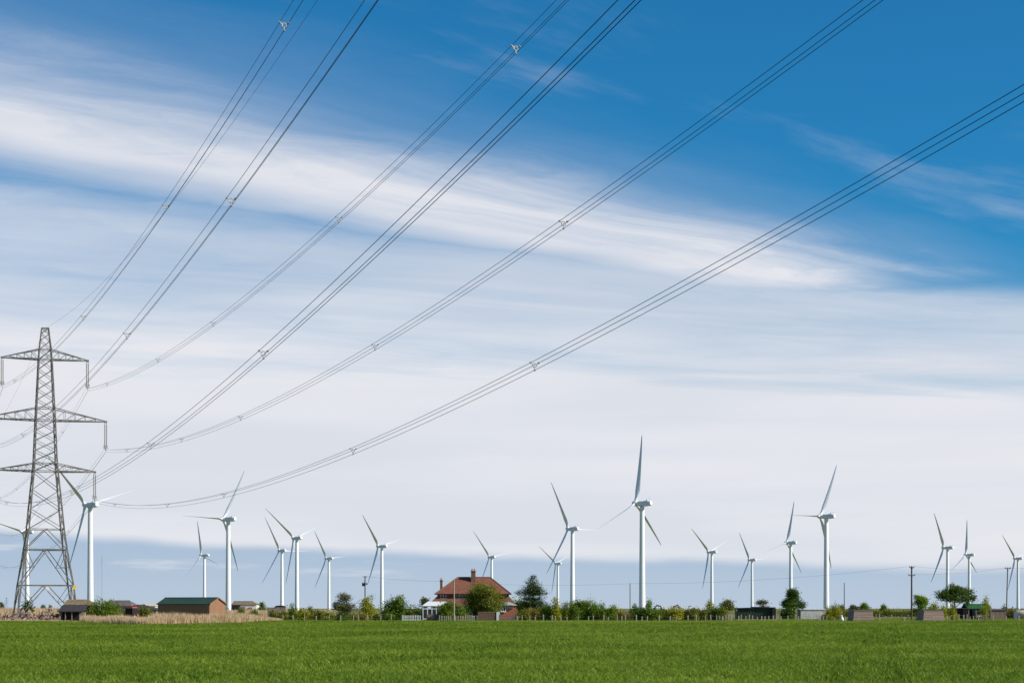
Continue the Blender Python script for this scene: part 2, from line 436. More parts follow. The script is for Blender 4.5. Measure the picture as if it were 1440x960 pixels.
# tractor wheelings: pairs of ruts every 21 m
c_ = (P[:, 0] - 0.2 * (P[:, 1] - 108)) / math.hypot(1, .2)
q_ = (c_ + 10.15) % 20.3 - 10.15
rut = np.minimum(np.abs(q_ - 0.9), np.abs(q_ + 0.9)) < 0.5
hscale = np.where(rut, hscale * 0.42, np.where(np.abs(q_) < 1.7, hscale * 0.84, hscale))
S = S ** 0.35 * hscale
wp = [blade_patch('wheat_patch', 105, 0.95, 0.18, 0.43, 0.036, 0.75, M['wheat'], 20 + i) for i in range(6)]
scatter('wheat_crop', np.c_[P, np.full(len(P), 0.0)], S, wp, 'young green wheat covering the whole field', 'wheat')
NWHEAT = len(P)

# dry reeds: a belt along the ditch on the left and a patch beyond
def belt(px0, px1, n, d0, d1):
    p = rng.uniform(px0, px1, n); e = edge_depth(p); d = e + rng.uniform(d0, d1, n)
    return np.c_[(p - 720) / F * d, d, np.zeros(n)]
rp = [blade_patch('reed_patch', 46, 1.5, 1.05, 1.75, 0.055, 0.22, M['reed'], 60 + i) for i in range(4)]
B = belt(118, 396, 1500, 0.5, 15)
pp = 720 + B[:, 0] / B[:, 1] * F
sc = np.where(pp > 340, 1.0 - (pp - 340) / 110, 1.0) * np.where(pp < 215, 0.82, 1.0) * (0.75 + 0.5 * vnoise(B[:, 0], B[:, 1], 3.0, 5)) * rng.uniform(0.75, 1.1, len(B))
B2 = belt(-220, 118, 800, 0.5, 8); sc2 = rng.uniform(0.2, 0.42, len(B2))
k = rng.uniform(0, 1, 900); B3 = np.c_[(rng.uniform(-300, 82, 900) - 720) / F, k, np.zeros(900)]; d3 = 470 + 90 * k; B3 = np.c_[B3[:, 0] * d3, d3, np.zeros(900)]; sc3 = rng.uniform(1.2, 1.9, 900)
k = rng.uniform(0, 1, 500); d4 = 430 + 60 * k; B4 = np.c_[(rng.uniform(316, 470, 500) - 720) / F * d4, d4, np.zeros(500)]; sc4 = rng.uniform(1.0, 1.5, 500)
scatter('dry_reeds', np.concatenate([B, B2, B3, B4]), np.concatenate([sc, sc2, sc3, sc4]), rp, 'pale dry reeds along the ditch at the field edge', 'reeds')
gp = [blade_patch('grass_patch', 60, 1.6, 0.10, 0.30, 0.04, 0.6, M['rough_grass'], 90 + i) for i in range(4)]
B = belt(392, 1700, 30000, 0.3, 130)
scatter('rough_grass', B, rng.uniform(0.7, 1.25, len(B)), gp, 'rough yellow-green grass between the wheat and the hedges', 'grass')

# ------------------------------------------------------------------ wind turbines
HUB = 70.0; BL = 45.0
def blade_mesh():
    """one blade along +Z, rotor axis along -Y (chord lies near the rotor plane)"""
    st = [(0.9, 1.9, 1.9, 0), (2.2, 1.9, 1.8, 5), (5, 2.5, 1.2, 14), (8.5, 3.3, 0.75, 12), (14, 2.8, 0.5, 8), (22, 2.2, 0.36, 5), (31, 1.6, 0.24, 3), (39, 1.05, 0.15, 1), (43.5, 0.6, 0.08, 0), (45, 0.12, 0.03, 0)]
    n = 10; mb = MB(); vs = []; fs = []
    for z, ch, th, tw in st:
        t_ = R(tw * 0.8 - 86); ct, s_ = math.cos(t_), math.sin(t_)
        for k in range(n):
            a = 2 * math.pi * k / n
            u = math.cos(a) * ch / 2; w = math.sin(a) * th / 2 * (1.0 if z < 3 else (0.75 + 0.35 * math.cos(a)))
            u -= (ch * 0.18 if z > 3 else 0)
            vs.append((u * ct - w * s_, u * s_ + w * ct - 0.0006 * z * z, z))
    for i in range(len(st) - 1):
        for k in range(n): fs.append((i * n + k, i * n + (k + 1) % n, (i + 1) * n + (k + 1) % n, (i + 1) * n + k))
    fs += [tuple(range(n))[::-1], tuple((len(st) - 1) * n + k for k in range(n))]
    mb.add(vs, fs); return mb.mesh('blade', M['turbine_white'], True)
BLADE = blade_mesh()
def lathe(prof, n, mat, name, axis='z'):
    vs = []; fs = []; m = len(prof)
    for r_, h in prof:
        for k in range(n):
            a = 2 * math.pi * k / n
            vs.append((r_ * math.cos(a), r_ * math.sin(a), h) if axis == 'z' else (r_ * math.cos(a), h, r_ * math.sin(a)))
    for i in range(m - 1):
        for k in range(n): fs.append((i * n + k, i * n + (k + 1) % n, (i + 1) * n + (k + 1) % n, (i + 1) * n + k))
    if axis != 'z': fs = [f[::-1] for f in fs]
    mb = MB(); mb.add(vs, fs); return mb.mesh(name, mat, True)
TOWER = lathe([(2.12 - 0.62 * k / 17 , 67.9 * k / 17) for k in range(18)], 28, M['turbine_white'], 'tower')
FLANGE = lathe([(0.98, 0), (1.012, 0.0), (1.012, 0.22), (0.98, 0.22)], 28, M['turbine_white'], 'flange')
FOOT = lathe([(0.02, 0.0), (4.5, 0.0), (4.5, 0.25), (3.2, 0.6), (0.02, 0.6)], 20, M['stone'], 'foundation')
def nacelle_mesh():
    mb = MB(); prof = [(-3.6, 1.25, 1.2, 0), (-2.2, 1.75, 1.65, 0), (3.0, 1.8, 1.85, 0.1), (6.2, 1.6, 1.6, 0.25), (6.9, 1.25, 1.2, 0.35)]
    vs = []; fs = []; n = 12
    for y, w, h, dz_ in prof:
        for k in range(n):
            a = 2 * math.pi * (k + .5) / n; c_, s_ = math.cos(a), math.sin(a)
            p = 0.55
            vs.append((math.copysign(abs(c_) ** p, c_) * w, y, math.copysign(abs(s_) ** p, s_) * h + dz_ + 1.7))
    for i in range(len(prof) - 1):
        for k in range(n): fs.append((i * n + (k + 1) % n, i * n + k, (i + 1) * n + k, (i + 1) * n + (k + 1) % n))
    fs += [tuple(range(n)), tuple((len(prof) - 1) * n + k for k in range(n))[::-1]]
    mb.add(vs, fs); return mb.mesh('nacelle', M['turbine_white'], True)
NAC = nacelle_mesh()
HUBM = lathe([(0.02, -3.1), (0.7, -2.95), (1.25, -2.5), (1.6, -1.7), (1.7, -0.6), (1.6, 0.5), (1.3, 0.9), (0.02, 0.95)], 18, M['turbine_white'], 'spinner', 'y')
VANE = MB().tube([(0, 0, 0), (0, 0, 1.5)], 0.07, 6).box((0, 0, 1.5), (0.8, 0.1, 0.1)).box((0.0, 0.25, 1.35), (0.06, 0.5, 0.3)).mesh('wind_vane', M['turbine_grey'])
COOL = MB().box((0, 0, 0.45), (2.4, 0.5, 0.9)).mesh('cooler', M['turbine_grey'])
DOOR = MB().box((0, 0, 1.1), (0.9, 0.16, 2.1)).mesh('door', M['turbine_grey'])
GRP = 'white wind turbines spread over the marsh'
def turbine(hx, hy, ph, c, label):
    D = (HUB - CH) * F / (HZ - hy)
    xr = (hx - 720) / F
    # yaw such that the rotor's apparent width is c: cos(p) - sin(p) * xr = c
    psi = min(((abs(math.cos(R(a)) - math.sin(R(a)) * xr - c), a) for a in np.arange(40, 66, 0.5)))[1]
    o = empty('wind_turbine', (gx(hx, D), D, 0.0)); tag(o, label, 'wind turbine', GRP)
    link_mesh('foundation', FOOT, o); t = link_mesh('tower', TOWER, o, (0, 0, 0.3)); link_mesh('door', DOOR, t, (0.4, -2.1, 0.5))
    for z_, r_ in ((0.1, 2.25), (22.0, 1.92), (45.0, 1.71), (67.7, 1.56)):
        fl = link_mesh('flange', FLANGE, t, (0, 0, z_)); fl.scale = (r_, r_, 1)
    # rotor axis points away from the camera and to the left: local -Y of the nacelle
    rz = math.pi + R(psi)                       # -Y turned to (-sin psi, +cos psi)
    nac = link_mesh('nacelle', NAC, o, (0, 0, 68.3), (0, 0, rz))
    link_mesh('wind_vane', VANE, nac, (0, 5.6, 3.5)); link_mesh('cooler', COOL, nac, (0, 4.2, 3.55))
    tilt = R(4)
    Mr = Matrix.Rotation(rz, 4, 'Z') @ Matrix.Rotation(-tilt, 4, 'X')
    hubp = Vector((0, 0, HUB)) + Mr @ Vector((0, -4.6, 0.0))
    h = link_mesh('spinner', HUBM, o); h.matrix_local = Matrix.Translation(hubp) @ Mr
    for k in range(3):
        # seen from the camera (from behind the rotor) phases run clockwise
        th = R(ph + 120 * k)
        b = link_mesh('blade', BLADE, o)
        b.matrix_local = Matrix.Translation(hubp + Mr @ Vector((0, -0.6, 0))) @ Mr @ Matrix.Rotation(-th, 4, 'Y')
    return o
TURB = [
 (38, 748, 42, .70, 'white wind turbine seen through the legs of the lattice pylon'),
 (127, 710, 74, .80, 'white wind turbine rising behind the old stone shed beside the pylon'),
 (287.5, 780.5, 345, .56, 'small far white wind turbine directly behind the green-roofed timber shed'),
 (321, 730, 31, .66, 'tall white wind turbine standing just beside the gable of the timber shed'),
 (396.5, 774, 330, .80, 'distant white wind turbine partly overlapped by a nearer turbine beside it'),
 (417.5, 756.5, 308, .78, 'white wind turbine overlapping a more distant one, hedge at its foot'),
 (462.5, 785, 85, .66, 'small white wind turbine beside the grey-leaved tree'),
 (537, 768, 78, .60, 'white wind turbine next to the pole with the transformer'),
 (691.5, 783, 80, .80, 'white wind turbine showing above the red house roof'),
 (784.5, 792, 65, .70, 'smallest white wind turbine, beside the pine, behind a nearer turbine'),
 (805, 743.5, 90, .70, 'white wind turbine between the pine and the tallest turbine'),
 (903, 708, 6, .54, 'tallest white wind turbine with one blade pointing straight up'),
 (1001, 776, 68, .60, 'white wind turbine behind the hedge beside the two digger arms'),
 (1057.5, 787, 87, .62, 'small white wind turbine behind the dark green shed'),
 (1112, 763, 14, .57, 'white wind turbine directly behind the round dark tree'),
 (1162, 726, 29, .50, 'tall white wind turbine rising behind the white corrugated shed'),
 (1332.5, 770, 88, .50, 'white wind turbine behind the flat-topped dark tree, blades like a sideways Y'),
 (1363, 780, 0, .44, 'white wind turbine beside the flat-topped tree, one blade straight up'),
 (1431.5, 785, 74, .55, 'white wind turbine beyond the leaning pole with the crossbar'),
]
for a in TURB: turbine(*a)

# ------------------------------------------------------------------ lattice pylon and its lines
PY0 = 350.6; PX0 = (63.5 - 720) / 7.7
LA = 0.342; LN = math.hypot(1, LA)
PROT = math.atan2(LA, 1.0)                   # arms turned from the picture plane: local +X = (1, LA)
UX, UY = LA / LN, -1.0 / LN                  # along the line towards the camera side
WID = [(0, 5.4), (2.8, 5.05), (6.6, 4.6), (13.1, 3.57), (16.8, 3.1), (23.4, 2.5), (27.4, 2.1), (28.8, 2.0), (36.7, 1.68), (38.9, 1.58), (47.8, 1.15), (49.6, 1.05), (53.5, 0.6)]
def wid(z): return float(np.interp(z, [w[0] for w in WID], [w[1] for w in WID]))
ARMS = [(47.8, 49.6, 7.6), (36.7, 38.9, 10.9), (27.4, 28.8, 8.9)]
def member(name, p, q, w, parent, mat='galvanised'):
    p, q = Vector(p), Vector(q)
    return MB().bar(p, q, w, w).build(name, M[mat], parent)
def make_pylon(loc):
    o = empty('lattice_pylon', loc, PROT)
    for sx in (-1, 1):
        for sy in (-1, 1):
            mb = MB()
            zs = [w[0] for w in WID]
            for a, b in zip(zs[:-1], zs[1:]):
                t_ = 0.27 if a < 28 else (0.22 if a < 47 else 0.15)
                mb.bar((sx * wid(a), sy * wid(a), a), (sx * wid(b), sy * wid(b), b + 0.02), t_)
            lg = mb.build('leg', M['galvanised'], o)
            MB().box((sx * 5.4, sy * 5.4, 0.2), (1.1, 1.1, 0.5)).build('footing', M['stone'], lg)
    def face(i, z, u):      # point on face i at height z, u from -1 to 1
        w = wid(z)
        return [(u * w, -w, z), (w, u * w, z), (-u * w, w, z), (-w, -u * w, z)][i]
    lev = [16.8, 20.4, 23.9, 27.4] + list(np.linspace(27.4, 36.7, 6))[1:] + list(np.linspace(36.7, 47.8, 7))[1:] + [49.6, 51.2, 52.5, 53.5]
    for i in range(4):
        for a, b in zip(lev[:-1], lev[1:]):
            t_ = 0.11 if a < 30 else 0.09
            member('brace', face(i, a, -1), face(i, b, 1), t_, o)
            member('brace', face(i, a, 1), face(i, b, -1), t_, o)
        for z in (27.4, 28.8, 36.7, 38.9, 47.8, 49.6, 53.5, 13.1, 6.6):
            member('strut', face(i, z, -1), face(i, z, 1), 0.17 if z in (13.1, 6.6) else 0.13, o)
        # lower K panels
        for za, zb in ((6.6, 13.1), (0.6, 6.6)):
            for s in (-1, 1):
                member('brace', face(i, za, s), face(i, zb, 0), 0.15, o)
                zm = (za + zb) / 2
                member('brace', face(i, zm, s), tuple((Vector(face(i, za, s)) + Vector(face(i, zb, 0))) / 2), 0.09, o)
                member('brace', face(i, zb, s), tuple((Vector(face(i, za, s)) + Vector(face(i, zb, 0))) / 2), 0.09, o)
        for s in (-1, 1):
            member('brace', face(i, 13.1, s), face(i, 16.8, 0), 0.14, o)
            member('brace', face(i, 16.8, s), face(i, 16.8, 0), 0.12, o)
    for z, zt, l in ARMS:
        for s in (-1, 1):
            w, wt = wid(z), wid(zt); tip = Vector((s * l, 0, z + 0.05))
            mb = MB()
            for sy in (-1, 1):
                mb.bar((s * w, sy * w, z), tip, 0.20).bar((s * wt, sy * wt, zt), tip + Vector((0, 0, 0.12)), 0.15)
            mb.box(tuple(tip), (0.5, 0.35, 0.4))
            arm = mb.build('crossarm', M['galvanised'], o)
            for sy in (-1, 1):
                A, B_ = Vector((s * w, sy * w, z)), Vector((s * wt, sy * wt, zt)); n = 5
                for k in range(1, n):
                    t0 = k / n
                    lo = A.lerp(tip, t0); hi = B_.lerp(tip, t0); lo2 = A.lerp(tip, (k - 1) / n)
                    member('brace', lo, hi, 0.07, arm); member('brace', lo2, hi, 0.07, arm)
            for k in range(1, 5):
                t0 = k / 5
                a_ = Vector((s * w, -w, z)).lerp(tip, t0); b_ = Vector((s * w, w, z)).lerp(tip, (k - 1) / 5)
                member('brace', a_, b_, 0.07, arm)
            # insulator string: discs on a rod, with arcing ring and yoke
            mb = MB()
            for dxs in (-0.16, 0.16):
                mb.tube([(dxs, 0, -0.3), (dxs, 0, -4.6)], 0.05, 6)
                for k in range(24):
                    zz = -0.5 - k * 0.17
                    mb.tube([(dxs, 0, zz), (dxs, 0, zz - 0.07)], [0.06, 0.15], 8)
            ins = mb.build('insulator', M['porcelain'], o, loc=tuple(tip))
            ring = [(0.45 * math.cos(t_), 0.45 * math.sin(t_), -4.35) for t_ in np.linspace(0, 2 * math.pi, 17)]
            MB().tube(ring, 0.035, 6).build('arcing_ring', M['spacer'], ins)
            MB().box((0, 0, -4.75), (0.75, 0.12, 0.35)).box((0, 0, -5.05), (0.12, 0.5, 0.5)).build('yoke', M['spacer'], ins)
    MB().box((4.75, -4.95, 6.2), (0.55, 0.06, 0.75)).build('danger_plate', M['sign_yellow'], o)
    MB().tube([(0, -4.66, 6.0), (0, -4.72, 6.0)], 0.42, 14).box((0, -4.75, 5.9), (0.7, 0.04, 0.22)).build('number_plate', M['sign_white'], o)
    return o
pyl = make_pylon((PX0, PY0, 0))
tag(pyl, 'tall grey lattice pylon carrying the triple cables, next to the rubble bank', 'pylon', 'pylons of the high voltage line')
LNEAR, LFAR = 368.0, 340.0
p2 = copy_tree(pyl); p2.location = (PX0 + UX * LNEAR, PY0 + UY * LNEAR, 6.8)
for sx in (-1, 1):
    for sy in (-1, 1): MB().bar((sx * 5.4, sy * 5.4, 0), (sx * 6.3, sy * 6.3, -6.9), .3).box((sx * 6.3, sy * 6.3, -6.7), (1.1, 1.1, .5)).build('leg_extension', M['galvanised'], p2)
for a, b in (((-1, -1), (1, -1)), ((1, -1), (1, 1)), ((1, 1), (-1, 1)), ((-1, 1), (-1, -1))):
    MB().bar((a[0] * 6.2, a[1] * 6.2, -6.2), (b[0] * 5.4, b[1] * 5.4, 0), .13).build('brace', M['galvanised'], p2); MB().bar((b[0] * 6.2, b[1] * 6.2, -6.2), (a[0] * 5.4, a[1] * 5.4, 0), .13).build('brace', M['galvanised'], p2)
tag(p2, 'grey lattice pylon beside the wheat where the cables pass overhead', 'pylon', 'pylons of the high voltage line')
p3 = copy_tree(pyl); p3.location = (PX0 - UX * LFAR, PY0 - UY * LFAR, 0)
tag(p3, 'grey lattice pylon further along the line behind the reeds', 'pylon', 'pylons of the high voltage line')

SIDE = 0.55
TRI = [(-SIDE / 2, 0.16), (SIDE / 2, 0.16), (0.0, -SIDE * 0.866 + 0.16)]
def spacer_mesh():
    mb = MB()
    for x, z in TRI:
        mb.bar((x * 0.25, 0, z * 0.25), (x, 0, z), 0.055, 0.07)
        mb.box((x, 0, z), (0.10, 0.2, 0.10))
    ring = [(0.14 * math.cos(t_), 0, 0.14 * math.sin(t_)) for t_ in np.linspace(0, 2 * math.pi, 13)]
    mb.tube(ring, 0.034, 6)
    return mb.mesh('spacer', M['spacer'])
SPM = spacer_mesh()
RC = 0.0165
def span(o, s_dir, L, sag, dh, off, z0, rad, tri, spacers):
    """wires of one span: local frame of the pylon, s_dir -1 = towards the camera side (local -Y)"""
    ns = 64
    for tx, tz in tri:
        pts = []
        for k in range(ns + 1):
            t_ = k / ns
            pts.append((off + tx, s_dir * L * t_, z0 + tz + dh * t_ - 4 * sag * t_ * (1 - t_)))
        MB().tube(pts, rad, 6).build('conductor', M['cable'], o, True)
    for s in spacers:
        t_ = s / L
        sp = link_mesh('spacer', SPM, o, (off, s_dir * s, z0 + dh * t_ - 4 * sag * t_ * (1 - t_)), (math.atan(s_dir * (dh / L - 4 * sag / L * (1 - 2 * t_))), 0, 0)); sp.scale = (1, .8, 1)
SIDEN = {-1: 'arm away from the farmhouse', 1: 'arm on the farmhouse side'}
ARMN = ['top', 'middle', 'bottom']
SPACED = (29, 87, 131, 194, 242, 316)
for i, (z, zt, l) in enumerate(ARMS):
    for s in (-1, 1):
        for d, L, sag, dh, nm in ((-1, LNEAR, 9.46, 6.8, 'near'), (1, LFAR, 8.6, 0.0, 'far')):
            o = empty('conductor_bundle', (PX0, PY0, 0), PROT)
            if d < 0: lb = 'triple cable from the %s pylon %s, rising over the field' % (ARMN[i], SIDEN[s])
            else: lb = 'triple cable from the %s pylon %s, receding behind it' % (ARMN[i], SIDEN[s])
            tag(o, lb, 'power cable', 'high voltage cables strung between the pylons')
            span(o, d, L, sag, dh, s * l, z + 0.05 - 5.25, RC, TRI, SPACED if d < 0 else (45, 105, 165, 225, 285))
for d, L, sag, dh in ((-1, LNEAR, 9.94, 6.8), (1, LFAR, 7.0, 0)):
    o = empty('earth_wire', (PX0, PY0, 0), PROT)
    tag(o, 'single thin earth wire from the peak of the pylon ' + ('over the field' if d < 0 else 'running away behind it'), 'power cable', 'high voltage cables strung between the pylons')
    span(o, d, L, sag, dh, 0, 53.5, 0.014, [(0, 0)], ())
# far pylon on the horizon and a thin guyed mast
def far_pylon(px, D, h, label):
    mb = MB(); o = empty('distant_pylon', (gx(px, D), D, 0)); k = h / 53.5
    for sx in (-1, 1):
        for sy in (-1, 1):
            mb.bar((sx * 5.4 * k, sy * 5.4 * k, 0), (sx * 2 * k, sy * 2 * k, 28 * k), 0.5).bar((sx * 2 * k, sy * 2 * k, 28 * k), (sx * .6 * k, sy * .6 * k, h), 0.4)
    mb.build('leg_frame', M['galvanised'], o)
    for z, zt, l in ARMS:
        m2 = MB()
        for s in (-1, 1): m2.bar((0, 0, z * k), (s * l * k, 0, z * k), 0.5).bar((0, 0, zt * k), (s * l * k, 0, z * k), 0.4)
        m2.build('crossarm', M['galvanised'], o)
    tag(o, label, 'pylon')
far_pylon(9, 8200, 50, 'tiny far-off pylon on the horizon beyond the rubble bank')
D = 2500; o = empty('guyed_mast', (gx(143.3, D), D, 0)); tag(o, 'very thin grey mast on the horizon behind the round bush', 'mast')
MB().tube([(0, 0, 0), (0, 0, 72)], 0.16, 6).build('mast', M['galvanised'], o)
for a in range(3):
    MB().tube([(0, 0, 68), (30 * math.cos(a * 2.094), 30 * math.sin(a * 2.094), 0)], 0.02, 4).build('guy_wire', M['cable'], o)

# ------------------------------------------------------------------ buildings
def panes(parent, x0, x1, z0, z1, y, n, mat='frame_white', fw=0.07):
    """a window: frame with sill, n glass panes; lies in the plane y (front at -y)"""
    w = MB()
    w.box(((x0 + x1) / 2, y, z1), (x1 - x0 + fw, 0.12, fw)).box(((x0 + x1) / 2, y, z0), (x1 - x0 + fw, 0.12, fw))
    for k in range(n + 1):
        w.box((x0 + (x1 - x0) * k / n, y - 0.003, (z0 + z1) / 2), (fw, 0.115, z1 - z0 - fw))
    f = w.build('window', M[mat], parent)
    MB().box(((x0 + x1) / 2, y - 0.12, z0 - 0.09), (x1 - x0 + 0.3, 0.3, 0.09)).build('sill', M[mat], f)
    for k in range(n):
        a, b = x0 + (x1 - x0) * k / n + fw / 2, x0 + (x1 - x0) * (k + 1) / n - fw / 2
        MB().box(((a + b) / 2, y + 0.03, (z0 + z1) / 2), (b - a, 0.02, z1 - z0 - fw)).build('pane', M['glass_dark'], f)
    return f

# --- the farmhouse
HY = 366.0
house = empty('farmhouse', (gx(664, HY), HY, 0))
tag(house, 'farmhouse with steep red tiled roof, brick chimneys and white conservatory', 'house')
k_ = HY / F
def hx(px): return (px - 664) * k_
def hz(py): return gz(py, HY)
DEP = 9.5
xa, xb = hx(602), hx(726); z_l = hz(851)
MB().box(((xa + xb) / 2, DEP / 2, z_l / 2), (xb - xa - 1.0, DEP - 1.0, z_l)).build('wall', M['render_white'], house)
MB().box((hx(715.5), DEP / 2 - 0.2, (hz(859.0) + 0) / 2), (hx(727.5) - hx(703.5), DEP - 0.7, hz(859.0) + 1.0)).build('brick_end', M['brick_orange'], house)
# tile-hung skirt roof between the storeys
xc, xd = hx(614), hx(716); z_m = hz(838)
lo = [(xa - .2, -0.2, z_l), (xb + .2, -0.2, z_l), (xb + .2, DEP + .2, z_l), (xa - .2, DEP + .2, z_l)]
hi = [(xc, 1.3, z_m), (xd, 1.3, z_m), (xd, DEP - 1.3, z_m), (xc, DEP - 1.3, z_m)]
sk = MB()
for i in range(4):
    j = (i + 1) % 4; sk.slab([lo[i], lo[j], hi[j], hi[i]], 0.14)
sk.build('skirt_roof', M['wall_tile'], house)
z_e = hz(833.5)
MB().box(((xc + xd) / 2, DEP / 2, (z_m - 1 + z_e) / 2), (xd - xc - 0.1, DEP - 2.7, z_e - z_m + 1.0)).build('upper_wall', M['wall_tile'], house)
xe, xf = hx(611.5), hx(718.5); xr0, xr1 = hx(642.5), hx(689); z_r = hz(810.8)
e = [(xe, 0.7, z_e - .1), (xf, 0.7, z_e - .1), (xf, DEP - 0.7, z_e - .1), (xe, DEP - 0.7, z_e - .1)]; r0, r1 = (xr0, DEP / 2, z_r), (xr1, DEP / 2, z_r)
rf = MB().slab([e[0], e[1], r1, r0], 0.16).slab([e[2], e[3], r0, r1], 0.16).slab([e[3], e[0], r0], 0.16).slab([e[1], e[2], r1], 0.16)
roof = rf.build('roof', M['roof_tile'], house)
rd = MB().tube([r0, r1], 0.14, 6).tube([e[0], r0], 0.11, 6).tube([e[1], r1], 0.11, 6).tube([e[2], r1], 0.11, 6).tube([e[3], r0], 0.11, 6)
rd.build('ridge_tiles', M['brick_brown'], roof)
g_ = MB().bar((xe, 0.62, z_e - .16), (xf, 0.62, z_e - .16), 0.14).bar((xe - .06, 0.7, z_e - .16), (xe - .06, DEP - .7, z_e - .16), 0.14).bar((xf + .06, 0.7, z_e - .16), (xf + .06, DEP - .7, z_e - .16), 0.14)
g_.build('gutter', M['black'], roof)
def chimney(x0, x1, y, z0, z1, pots):
    c = MB().box(((x0 + x1) / 2, y, (z0 + z1) / 2), (x1 - x0, 0.75, z1 - z0)).box(((x0 + x1) / 2, y, z1 - .12), (x1 - x0 + .16, 0.9, 0.18)).build('chimney', M['brick_brown'], roof)
    for q in range(pots):
        xx = x0 + (x1 - x0) * (q + .5) / pots
        MB().tube([(xx, y, z1), (xx, y, z1 + .42)], [0.15, 0.11], 8).build('chimney_pot', M['brick_orange'], c)
chimney(hx(661.8), hx(668.2), 3.9, z_r - 1.9, hz(801.5), 2)
chimney(hx(617.3), hx(620.8), 5.6, z_m, hz(814.5), 1)
panes(house, hx(619.6), hx(627), hz(840.2), hz(834.6), 1.24, 2)
panes(house, hx(641), hx(654), hz(840.2), hz(834.8), 1.24, 3)
panes(house, hx(668), hx(676), hz(840.2), hz(834.8), 1.24, 2)
panes(house, hx(704.5), hx(711), hz(859), hz(853.5), -0.02, 2)
panes(house, hx(640), hx(650), hz(866), hz(857), 0.44, 2)
panes(house, hx(664), hx(676), hz(866), hz(857), 0.44, 3)
# white bargeboard gable on the brick end
MB().prism([(hx(700), z_l + .05), (hx(727.6), z_l + .05), (hx(714), hz(845))], -0.42, -0.26).build('gable_board', M['frame_white'], house)
# conservatory
c0, c1_ = hx(596), hx(627); cz = hz(851.5); cy0 = -3.2
cons = MB()
nP = 5
for k in range(nP + 1):
    x = c0 + (c1_ - c0) * k / nP; cons.box((x, cy0, cz / 2), (0.16, 0.16, cz))
for z in (0.45, cz - 0.55, cz - .06): cons.bar((c0, cy0, z), (c1_, cy0, z), 0.14)
for yy in np.linspace(cy0, 0.2, 4): cons.box((c0, yy, cz / 2 - .01), (0.14, 0.14, cz)).box((c1_, yy, cz / 2 - .01), (0.14, 0.14, cz))
cn = cons.build('conservatory', M['frame_white'], house)
MB().slab([(c0 - .2, cy0 - .2, cz + .03), (c1_ + .2, cy0 - .2, cz + .03), (c1_ + .2, 0.6, hz(845)), (c0 + 0.8, 0.6, hz(845))], 0.1).build('conservatory_roof', M['frame_white'], cn)
for k in range(nP):
    a, b = c0 + (c1_ - c0) * k / nP + .09, c0 + (c1_ - c0) * (k + 1) / nP - .09
    MB().box(((a + b) / 2, cy0, (cz + .5) / 2 - 0.3), (b - a, 0.02, cz - 1.2)).build('pane', M['glass_dark'], cn)
MB().box(((c0 + c1_) / 2, cy0, 0.24), (c1_ - c0 - .1, 0.12, 0.48)).build('base_wall', M['brick'], cn)
MB().box(((c0 + c1_) / 2, cy0 / 2 + 0.3, 0.06), (c1_ - c0 - .1, -cy0 - .3, 0.12)).build('floor_slab', M['stone'], cn)

# --- garden walls, gate and pale pole in front of the house
def wall_thing(name, px0, px1, pytop, Y, mat, label, cat='wall', th=0.3, cap=None):
    o = empty(name, (gx(px0, Y), Y, 0)); w = gx(px1, Y) - gx(px0, Y); h = gz(pytop, Y)
    n = max(2, int(h / 0.3)); mb = MB()
    rr = random.Random(px0)
    z = 0.0
    while z < h - 0.02:
        hh = min(0.24, h - z); x = -rr.uniform(0, .3) 
        while x < w:
            l = rr.uniform(0.35, 0.6); a, b = max(0, x), min(w, x + l)
            if b - a > .05: mb.box(((a + b) / 2, 0, z + hh / 2), (b - a - .02, th + rr.uniform(-.03, .03), hh - .02))
            x += l
        z += hh
    MB().box((w / 2, 0, h / 2), (w - .04, th - .08, h - .03)).build('wall_core', M[mat], o)
    st = mb.build('masonry', M[mat], o); tag(st, kind='stuff')
    if cap: MB().box((w / 2, 0, h + .04), (w + .06, th + .1, .08)).build('coping', M[cap], o)
    tag(o, label, cat); return o
wall_thing('garden_wall', 600, 617, 862.8, 358, 'stone', 'low pale stone garden wall below the conservatory', th=0.35)
w_ = wall_thing('brick_wall', 672, 698, 860.4, 352, 'brick_brown', 'short brown brick wall with a white end pier in front of the house', cap='stone')
MB().box((gx(698, 352) - gx(672, 352) + .32, 0, gz(860, 352) / 2), (0.6, 0.5, gz(860, 352))).build('end_pier', M['render_white'], w_)
def picket(name, px0, px1, pytop, Y, mat, label, gap=0.32, wdt=0.16, cat='fence', jit=0.1):
    o = empty(name, (gx(px0, Y), Y, 0)); w = gx(px1, Y) - gx(px0, Y); h = gz(pytop, Y); rr = random.Random(px0 * 3)
    x = 0.0
    while x < w:
        hh = h * rr.uniform(1 - jit, 1 + jit * .5)
        MB().box((0, 0, hh / 2), (wdt * rr.uniform(.8, 1.2), 0.05, hh)).build('picket', M[mat], o, loc=(x, rr.uniform(-.02, .02), 0)); x += gap * rr.uniform(.85, 1.15)
    for z in (0.3, 0.75): MB().box((w / 2, 0.06, h * z), (w, 0.06, 0.1)).build('rail', M[mat], o)
    for x in np.arange(0, w + .1, 2.4): MB().box((x, 0.13, h * .5), (0.13, 0.13, h * 1.02)).build('post', M[mat], o)
    tag(o, label, cat); return o
picket('white_gate', 566, 592, 864.3, 352, 'frame_white', 'white painted slatted gate at the garden entrance', gap=0.3, wdt=0.11, cat='gate', jit=.02)
picket('picket_fence', 618, 671, 864.6, 352, 'post_wood', 'low grey paling fence below the trees in front of the house', gap=0.42)
picket('picket_fence', 702, 727, 863.6, 350, 'timber_grey', 'grey close paling fence between brick wall and hedge', gap=0.26)
Yp = 352.0; o = empty('pale_pole', (gx(638.6, Yp), Yp, 0)); tag(o, 'slim pale wooden pole standing in front of the house', 'pole')
